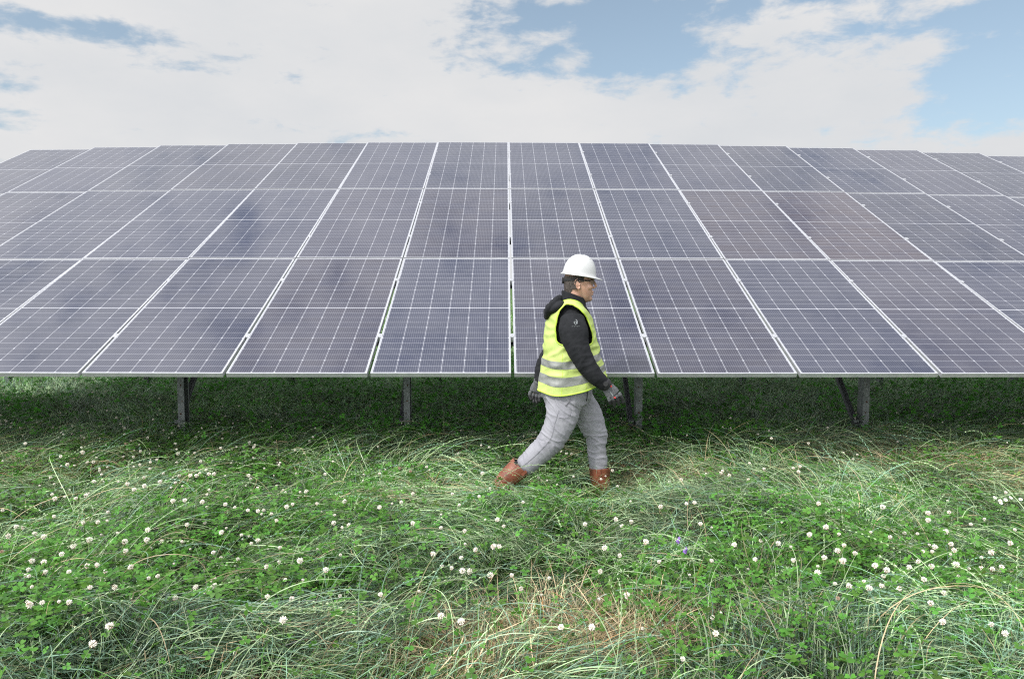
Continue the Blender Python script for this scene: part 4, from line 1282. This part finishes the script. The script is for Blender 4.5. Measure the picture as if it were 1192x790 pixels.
# pale emblem with a short line of print on the sleeve
bm = bmesh.new()
def on_near(px, py, d0=-.30, push=.0045):
    """nearest point of the jacket in front (towards -y) of this outline position"""
    p = W(px, py, -.23)
    best = min((v.co.y for v in jk.vertices if abs(v.co.x - p.x) < .006 and abs(v.co.z - p.z) < .006), default=-.28)
    return Vector((p.x, best - push, p.z))
def strip(bm, pts, wd):
    for a_, b_ in zip(pts[:-1], pts[1:]):
        P0, P1 = on_near(*a_), on_near(*b_)
        bar_between(bm, P0, P1, .0015, wd, up=Vector((P1.z - P0.z + 1e-4, 0, -(P1.x - P0.x) + 1e-4)))
swirl = [(668.8 + (2.2 - .22 * k) * math.cos(-k * .8 + .6), 374.6 - (2.4 - .22 * k) * math.sin(-k * .8 + .6)) for k in range(9)]
strip(bm, swirl, .0038)
strip(bm, [(669.6, 371.4), (671.4, 372.8), (671.3, 376.2), (669.0, 377.6)], .003)
for j in range(9):
    xx = 664.9 + j * 1.05
    yy = 379.2 - .0 * j
    strip(bm, [(xx, yy), (xx + .62, yy)], .0028 if j % 3 else .0045)
link('sleeve_emblem', bm_mesh('sleeve_emblem', bm), M['print'], jacket)

# safety vest ---------------------------------------------------------
vrows = [  # back (x, y), front (x, y), half depth, sag of the near and far side in units
    (628.3, 452.5, 703.2, 436.0, .200, 9.5), (629.5, 443.0, 702.0, 428.5, .203, 9.0), (631.2, 432.0, 699.8, 420.5, .202, 8.0), (632.5, 424.0, 698.0, 414.5, .200, 6.5), (633.3, 414.0, 695.8, 405.5, .198, 5.0),
    (634.4, 400.0, 693.6, 397.0, .199, 2.5), (635.8, 385.0, 690.6, 384.0, .205, 0.0), (637.0, 373.5, 687.6, 372.5, .212, -2.0), (639.5, 365.5, 684.6, 366.0, .205, -4.0), (645.5, 358.5, 681.0, 361.0, .170, -6.0), (652.5, 352.5, 677.0, 357.5, .120, -6.5)]
NV, NS = 96, 150
VR = resample(vrows, NV)
def vest_pt(r, a, grow=0.0):
    A, B = W(r[0], r[1]), W(r[2], r[3])
    c = (A + B) / 2; e1 = (B - A); r1 = e1.length / 2; e1.normalize()
    ca, sa = math.cos(a), math.sin(a)
    p = 2.35
    cx_ = math.copysign(abs(ca) ** (2 / p), ca); sy_ = math.copysign(abs(sa) ** (2 / p), sa)
    v = c + e1 * (r1 + grow) * cx_ + Vector((0, 1, 0)) * (r[4] + grow) * sy_
    v.z -= r[5] * S_ * sa * sa
    return v
def to_px(p):
    q = p + ROOT
    s = Y0 / q.y
    # apparent position on the measured outline, seen square-on
    d_ = CAM_R.transposed() @ (q - Vector((0, 0, CAM_H)))
    return 596 + F_PX * d_.x / -d_.z, 395 - F_PX * d_.y / -d_.z
arm_poly = [(658.5, 353.5), (651.5, 361), (647.8, 372), (646.6, 385), (647.5, 397.5), (652, 400.5), (659, 401.8), (672, 402.5), (689, 401), (690.5, 392), (687.3, 380), (682.8, 369), (676, 360.5), (667, 354.5)]
def inside(x, y, poly):
    c = False; j = len(poly) - 1
    for i in range(len(poly)):
        xi, yi = poly[i]; xj, yj = poly[j]
        if (yi > y) != (yj > y) and x < (xj - xi) * (y - yi) / (yj - yi) + xi: c = not c
        j = i
    return c
def vest_fold(p, a, t):
    lowq = math.exp(-((t - .1) / .25) ** 2)
    f = .0065 * noise.noise(Vector((p.x * 9, p.y * 6, p.z * 4)) + Vector((5, 1, 2)))
    f += .010 * ridge((p.x + .35 * p.z, p.y, p.z - .3 * p.x), (10, 5, 17), 6.2) * (.45 + .65 * math.exp(-((t - .42) / .2) ** 2))
    f += .007 * lowq * math.sin(a * 7 + 1.3 + 3 * p.z)
    return f
bm = bmesh.new()
layer = []
for j in range(NV):
    t = j / (NV - 1)
    row = []
    for i in range(NS):
        a = 2 * math.pi * i / NS
        p = vest_pt(VR[j], a); 
        n_ = Vector((math.cos(a), math.sin(a), 0))
        row.append(p + n_ * (vest_fold(p, a, t) + .006))
    layer.append([bm.verts.new(p) for p in row])
is_tape = lambda t: (0.105 < t < 0.20) or (.305 < t < .385)
front_gap = 0
for j in range(NV - 1):
    t = (j + .5) / (NV - 1)
    for i in range(NS):
        q = [layer[j][i], layer[j][(i + 1) % NS], layer[j + 1][(i + 1) % NS], layer[j + 1][i]]
        cc = sum((v.co for v in q), Vector()) / 4
        near = cc.y < -.03; farr = cc.y > .03
        a = 2 * math.pi * (i + .5) / NS
        if near and inside(*to_px(cc), arm_poly): continue
        if farr and inside(*to_px(Vector((cc.x, -cc.y, cc.z))), arm_poly): continue
        # the front hangs open
        if abs(math.sin(a / 1.0)) < .05 + .20 * max(0, .35 - t) and math.cos(a) > 0 and t < .96: continue
        f = bm.faces.new(q); f.material_index = 0
bmesh.ops.delete(bm, geom=[v for v in bm.verts if not v.link_faces], context='VERTS')
edges = [e for e in bm.edges if e.is_boundary]
# binding tape follows every free edge
loops_ = []
eset = set(edges)
while eset:
    e = eset.pop(); ch = [e.verts[0], e.verts[1]]
    grow_ = True
    while grow_:
        grow_ = False
        for e2 in ch[-1].link_edges:
            if e2 in eset:
                eset.discard(e2); ch.append(e2.other_vert(ch[-1])); grow_ = True; break
    loops_.append([v.co.copy() for v in ch])
# smooth the stair-stepped armhole edges
for lp in loops_: pass
vest_me = bm_mesh('safety_vest', bm, True)
vest = link('safety_vest', vest_me, M['vest'], man)
so = vest.modifiers.new('s', 'SOLIDIFY'); so.thickness = .0025; so.offset = 1
bm = bmesh.new()
for lp in loops_:
    if len(lp) < 12: continue
    P_ = lp[:]
    closed = (P_[0] - P_[-1]).length < .02
    for it in range(6):
        Q = P_[:]
        for k in range(len(P_)):
            if not closed and (k == 0 or k == len(P_) - 1): continue
            Q[k] = (P_[k - 1] + P_[k] * 2 + P_[(k + 1) % len(P_)]) / 4
        P_ = Q
    P_ = P_[::2]
    if closed: P_.append(P_[0])
    prev = None
    for k, p in enumerate(P_):
        t_ = (P_[min(k + 1, len(P_) - 1)] - P_[max(k - 1, 0)]).normalized()
        o_ = Vector((p.x - W(664, 400).x, p.y * 1.2, 0)).normalized()
        s_ = t_.cross(o_).normalized()
        q = [bm.verts.new(p + o_ * .0062 + s_ * .0045), bm.verts.new(p + o_ * .0062 - s_ * .0045), bm.verts.new(p - o_ * .003 - s_ * .0045), bm.verts.new(p - o_ * .003 + s_ * .0045)]
        if prev:
            for m_ in range(4): bm.faces.new((prev[m_], prev[(m_ + 1) % 4], q[(m_ + 1) % 4], q[m_]))
        prev = q
link('edge_binding', bm_mesh('edge_binding', bm, True), M['vest_trim'], vest)
# two reflective bands
for (t0, t1) in ((.105, .20), (.305, .385)):
    bm = bmesh.new(); prev = None
    arcs = [i for i in range(NS * 2 + 1)]
    rows_ = []
    for m_ in range(6):
        tt_ = t0 + (t1 - t0) * m_ / 5
        u_ = tt_ * (NV - 1); j = int(u_); f_ = u_ - j
        r = VR[j] * (1 - f_) + VR[j + 1] * f_
        row = []
        for i in range(NS + 1):
            a = .13 + (2 * math.pi - .26) * i / NS
            p = vest_pt(r, a); n_ = Vector((math.cos(a), math.sin(a), 0))
            row.append(bm.verts.new(p + n_ * (vest_fold(p, a, tt_) + .006 + .0045)))
        rows_.append(row)
    for m_ in range(5):
        for i in range(NS): bm.faces.new((rows_[m_][i], rows_[m_][i + 1], rows_[m_ + 1][i + 1], rows_[m_ + 1][i]))
    link('reflective_band', bm_mesh('reflective_band', bm, True), M['reflective'], vest)
# side seams
bm = bmesh.new()
for a_deg in (252, 286):
    pts = []
    for j in range(0, int(NV * .46)):
        p = vest_pt(VR[j], R(a_deg)); n_ = Vector((math.cos(R(a_deg)), math.sin(R(a_deg)), 0))
        pts.append(p + n_ * (vest_fold(p, R(a_deg), j / (NV - 1)) + .0085))
    for A_, B_ in zip(pts[:-1], pts[1:]): bar_between(bm, A_, B_, .004, .0015, up=Vector((0, -1, 0)))
link('side_seam', bm_mesh('side_seam', bm), M['vest_trim'], vest)

# trousers --------------------------------------------------------------
bm = bmesh.new()
level(bm, [(628.8, 449, 690.0, 449, .172, 0), (630.5, 459, 688.5, 459, .182, 0), (634.5, 468, 686.5, 466, .176, 0), (636.5, 474, 682, 470, .15, 0)], 10)
limb(bm, near_leg, 22); limb(bm, far_leg, 22)
tr = remesh(bm, .0055, 2, .5, 'trousers')
kn, kf = W(641, 512, -.115), W(694, 505, .11)
af, an = W(696, 536, .11), W(614, 539, -.105)
hipc = W(672, 470, -.12); pocket = W(655, 470, -.18)
def leg_axis(p):
    if p.y < 0:
        return (W(641, 512, -.1) - W(660, 460, -.1)).normalized() if p.z > kn.z else (W(611, 542, -.1) - W(641, 514, -.1)).normalized()
    return (W(694, 505, .1) - W(680, 460, .1)).normalized() if p.z > kf.z else (W(696, 544, .1) - W(694, 505, .1)).normalized()
def tr_f(p, n_):
    ax = leg_axis(p); pr_ = Vector((ax.z, 0, -ax.x))
    q = (p.dot(ax) + .35 * p.dot(pr_), p.dot(pr_), p.y)
    m_ = 1.1 * math.exp(-((p - kn).length / .11) ** 2) + 1.1 * math.exp(-((p - kf).length / .10) ** 2) + .9 * math.exp(-((p - af).length / .09) ** 2) + .5 * math.exp(-((p - an).length / .08) ** 2) \
        + .9 * math.exp(-((p - hipc).length / .13) ** 2) + .8 * math.exp(-((p - W(640, 462, -.1)).length / .12) ** 2) + .22
    f = .0066 * (max(0, ridge(q, (22, 8, 7), 2.4)) ** 2.2) * 1.6 * m_ + .0030 * max(0, ridge(q, (44, 12, 9), 5.4)) ** 2 * m_
    f += .004 * noise.noise(p * 9)
    return f
fold(tr, tr_f)
tmat = link('trousers', tr, M['trousers'], man)
def skin_line(me_, pts, d_guess, push=.002):
    out = []
    co = [v.co for v in me_.vertices]
    for px, py in pts:
        p = W(px, py, d_guess)
        c = [v for v in co if abs(v.x - p.x) < .008 and abs(v.z - p.z) < .008 and (v.y < 0) == (d_guess < 0)]
        if c: out.append(Vector((p.x, min(v.y for v in c) - push, p.z)))
    return out
def seam(name, pts, wd, mat_, parent, me_, d=-.15):
    L_ = skin_line(me_, [tuple(q) for q in resample(pts, 22)], d)
    bm = bmesh.new()
    for A_, B_ in zip(L_[:-1], L_[1:]): bar_between(bm, A_, B_, wd, .002, up=Vector((0, -1, 0)))
    return link(name, bm_mesh(name, bm), mat_, parent)
seam('pocket', [(663.5, 463), (661, 468), (657.5, 471.5)], .004, M['stitch'], tmat, tr)
seam('side_seam', [(650, 476), (645, 492), (641, 507), (631, 520), (618, 533), (607, 542)], .0016, M['seam'], tmat, tr)
seam('thigh_pocket', [(664, 474), (661, 484), (650, 484.5)], .0016, M['seam'], tmat, tr)
seam('fly_seam', [(684.5, 455), (683.8, 461), (683, 467)], .006, M['lining'], tmat, tr)

# boots -------------------------------------------------------------------
def boot(shaft, foot, sole_pts, top, label_side):
    bm = bmesh.new()
    limb(bm, shaft, 14); limb(bm, foot, 16)
    me = remesh(bm, .0048, 2, .5, 'boot')
    ax = (W(*shaft[0][:3]) - W(*shaft[-1][:3])).normalized()
    fold(me, lambda p, n_: .0045 * ridge((p.dot(ax), p.x * .3, p.y), (34, 8, 9), 4.4) * math.exp(-((p - W(*shaft[-1][:3])).length / .09) ** 2) + .0015 * noise.noise(p * 20))
    tp_ = W(*shaft[0][:3])
    bm = bmesh.new(); bm.from_mesh(me)
    bmesh.ops.bisect_plane(bm, geom=bm.verts[:] + bm.edges[:] + bm.faces[:], plane_co=tp_ - ax * .004, plane_no=ax, clear_outer=True)
    bm.to_mesh(me); bm.free()
    o = link('boot', me, [M['leather'], M['lining']], man)
    s_ = o.modifiers.new('s', 'SOLIDIFY'); s_.thickness = .006; s_.offset = -1; s_.material_offset = 1; s_.material_offset_rim = 0
    bm = bmesh.new(); limb(bm, sole_pts, 12)
    link('sole', remesh(bm, .004, 1, .5, 'sole'), M['sole'], o)
    bm = bmesh.new()
    for (px, py, d_) in label_side:
        p = W(px, py, d_)
        bar_between(bm, p + ax * .010, p - ax * .036, .004, .020, up=Vector((1, 0, 0)))
    link('pull_tab', bm_mesh('pull_tab', bm), M['leather'], o)
    return o
b1 = boot([(607.2, 541.8, -.105, 13.6, 12.5), (599, 549, -.105, 12.4, 12), (590, 557, -.105, 11.2, 11), (584.5, 564, -.105, 10.2, 10)],
     [(581.5, 565, -.105, 8.5, 9.5), (587, 572, -.105, 9.0, 9.5), (594, 578, -.105, 7.4, 10), (604, 580.5, -.105, 4.8, 8.5)],
     [(576.5, 568, -.105, 4, 8), (582, 577, -.105, 4, 9), (592, 583.5, -.105, 3, 9.5), (606, 584.2, -.105, 2.2, 8)], None, [(611.5, 549.0, -.187)])
b2 = boot([(698.5, 542.5, .11, 13.4, 12.5), (698.0, 552, .11, 12.0, 11.5), (699.5, 562, .11, 12.2, 10.5), (700.5, 570, .11, 12.0, 10)],
     [(694.5, 573, .11, 8.5, 9), (701, 574, .11, 8.2, 9.3), (710, 576.5, .11, 6.4, 9.5), (719, 579, .11, 4.6, 8.5)],
     [(689.5, 582, .11, 2.6, 8), (698, 583, .11, 2.2, 8.5), (709, 583.5, .11, 2.2, 9.5), (722, 583.5, .11, 2.2, 8)], None, [(697.5, 548, .025)])
bm = bmesh.new()
p = W(600.5, 538.0, -.182); ax = (W(607, 541, -.1) - W(585, 562, -.1)).normalized()
bar_between(bm, p + ax * .012, p - ax * .012, .004, .022, up=Vector((1, 0, .5)))
link('boot_label', bm_mesh('boot_label', bm), M['lining'], b1)

# gloves --------------------------------------------------------------------
for H, nr_ in ((near_hand, True), (far_hand, False)):
    bm = bmesh.new()
    hand(bm, H, .0)
    wx, wy, wd = H['wrist']
    limb(bm, [(wx - (2.2 if nr_ else -.4), wy - 2.4, wd, 6.4, 6.0), (wx + (2 if nr_ else -1), wy + 2.2, wd, 6.1, 5.2)], 5)
    me = remesh(bm, .0026, 2, .45, 'glove')
    fold(me, lambda p, n_: .0012 * ridge(p, (60, 60, 60), 1.0))
    me.materials.append(M['glove']); me.materials.append(M['glove_black'])
    wv = W(*H['wrist']); kv = W(*H['fingers'][1][0]); ax = (W(*H['fingers'][1][2]) - wv).normalized()
    lim = (kv - wv).dot(ax) + .016
    for f in me.polygons:
        c = f.center
        if (c - wv).dot(ax) > lim or (nr_ and c.y > wd + .016) or (not nr_ and c.y > wd + .03): f.material_index = 1
    g = link('glove', me, None, man)
    if nr_:
        bm = bmesh.new()
        pts = skin_line(me, [(710.0, 455.6), (711.2, 457.2), (712.4, 459.0), (713.4, 460.4)], -.27, .001)
        for A_, B_ in zip(pts[:-1], pts[1:]): bar_between(bm, A_, B_, .006, .0015, up=Vector((0, -1, 0)))
        link('printed_stroke', bm_mesh('printed_stroke', bm), M['print'], g)
        bm = bmesh.new()
        pts = skin_line(me, [(714.2, 462.0), (716.4, 462.6)], -.27, .0012)
        if len(pts) == 2: bar_between(bm, pts[0], pts[1], .009, .0015, up=Vector((0, -1, 0)))
        link('printed_square', bm_mesh('printed_square', bm), M['red'], g)
        bm = bmesh.new()
        pts = skin_line(me, [(709.8, 446.2), (711.2, 449.8)], -.27, .0015)
        if len(pts) == 2: bar_between(bm, pts[0], pts[1], .009, .002, up=Vector((0, -1, 0)))
        link('cuff_tab', bm_mesh('cuff_tab', bm), M['red'], g)
# black watch at the near wrist
bm = bmesh.new()
limb(bm, [(703.2, 446.2, -.265, 7.7, 7.6), (706.2, 449.2, -.265, 7.2, 6.8)], 4)
wch = link('watch', bm_mesh('watch', bm, True), M['lining'], man)
bm = bmesh.new()
bmesh.ops.create_cone(bm, cap_ends=True, segments=20, radius1=.019, radius2=.017, depth=.009, matrix=Matrix.Translation(W(705.0, 446.6, -.316)) @ Matrix.Rotation(math.pi / 2, 4, 'X'))
link('dial', bm_mesh('dial', bm), M['black_plastic'], wch)
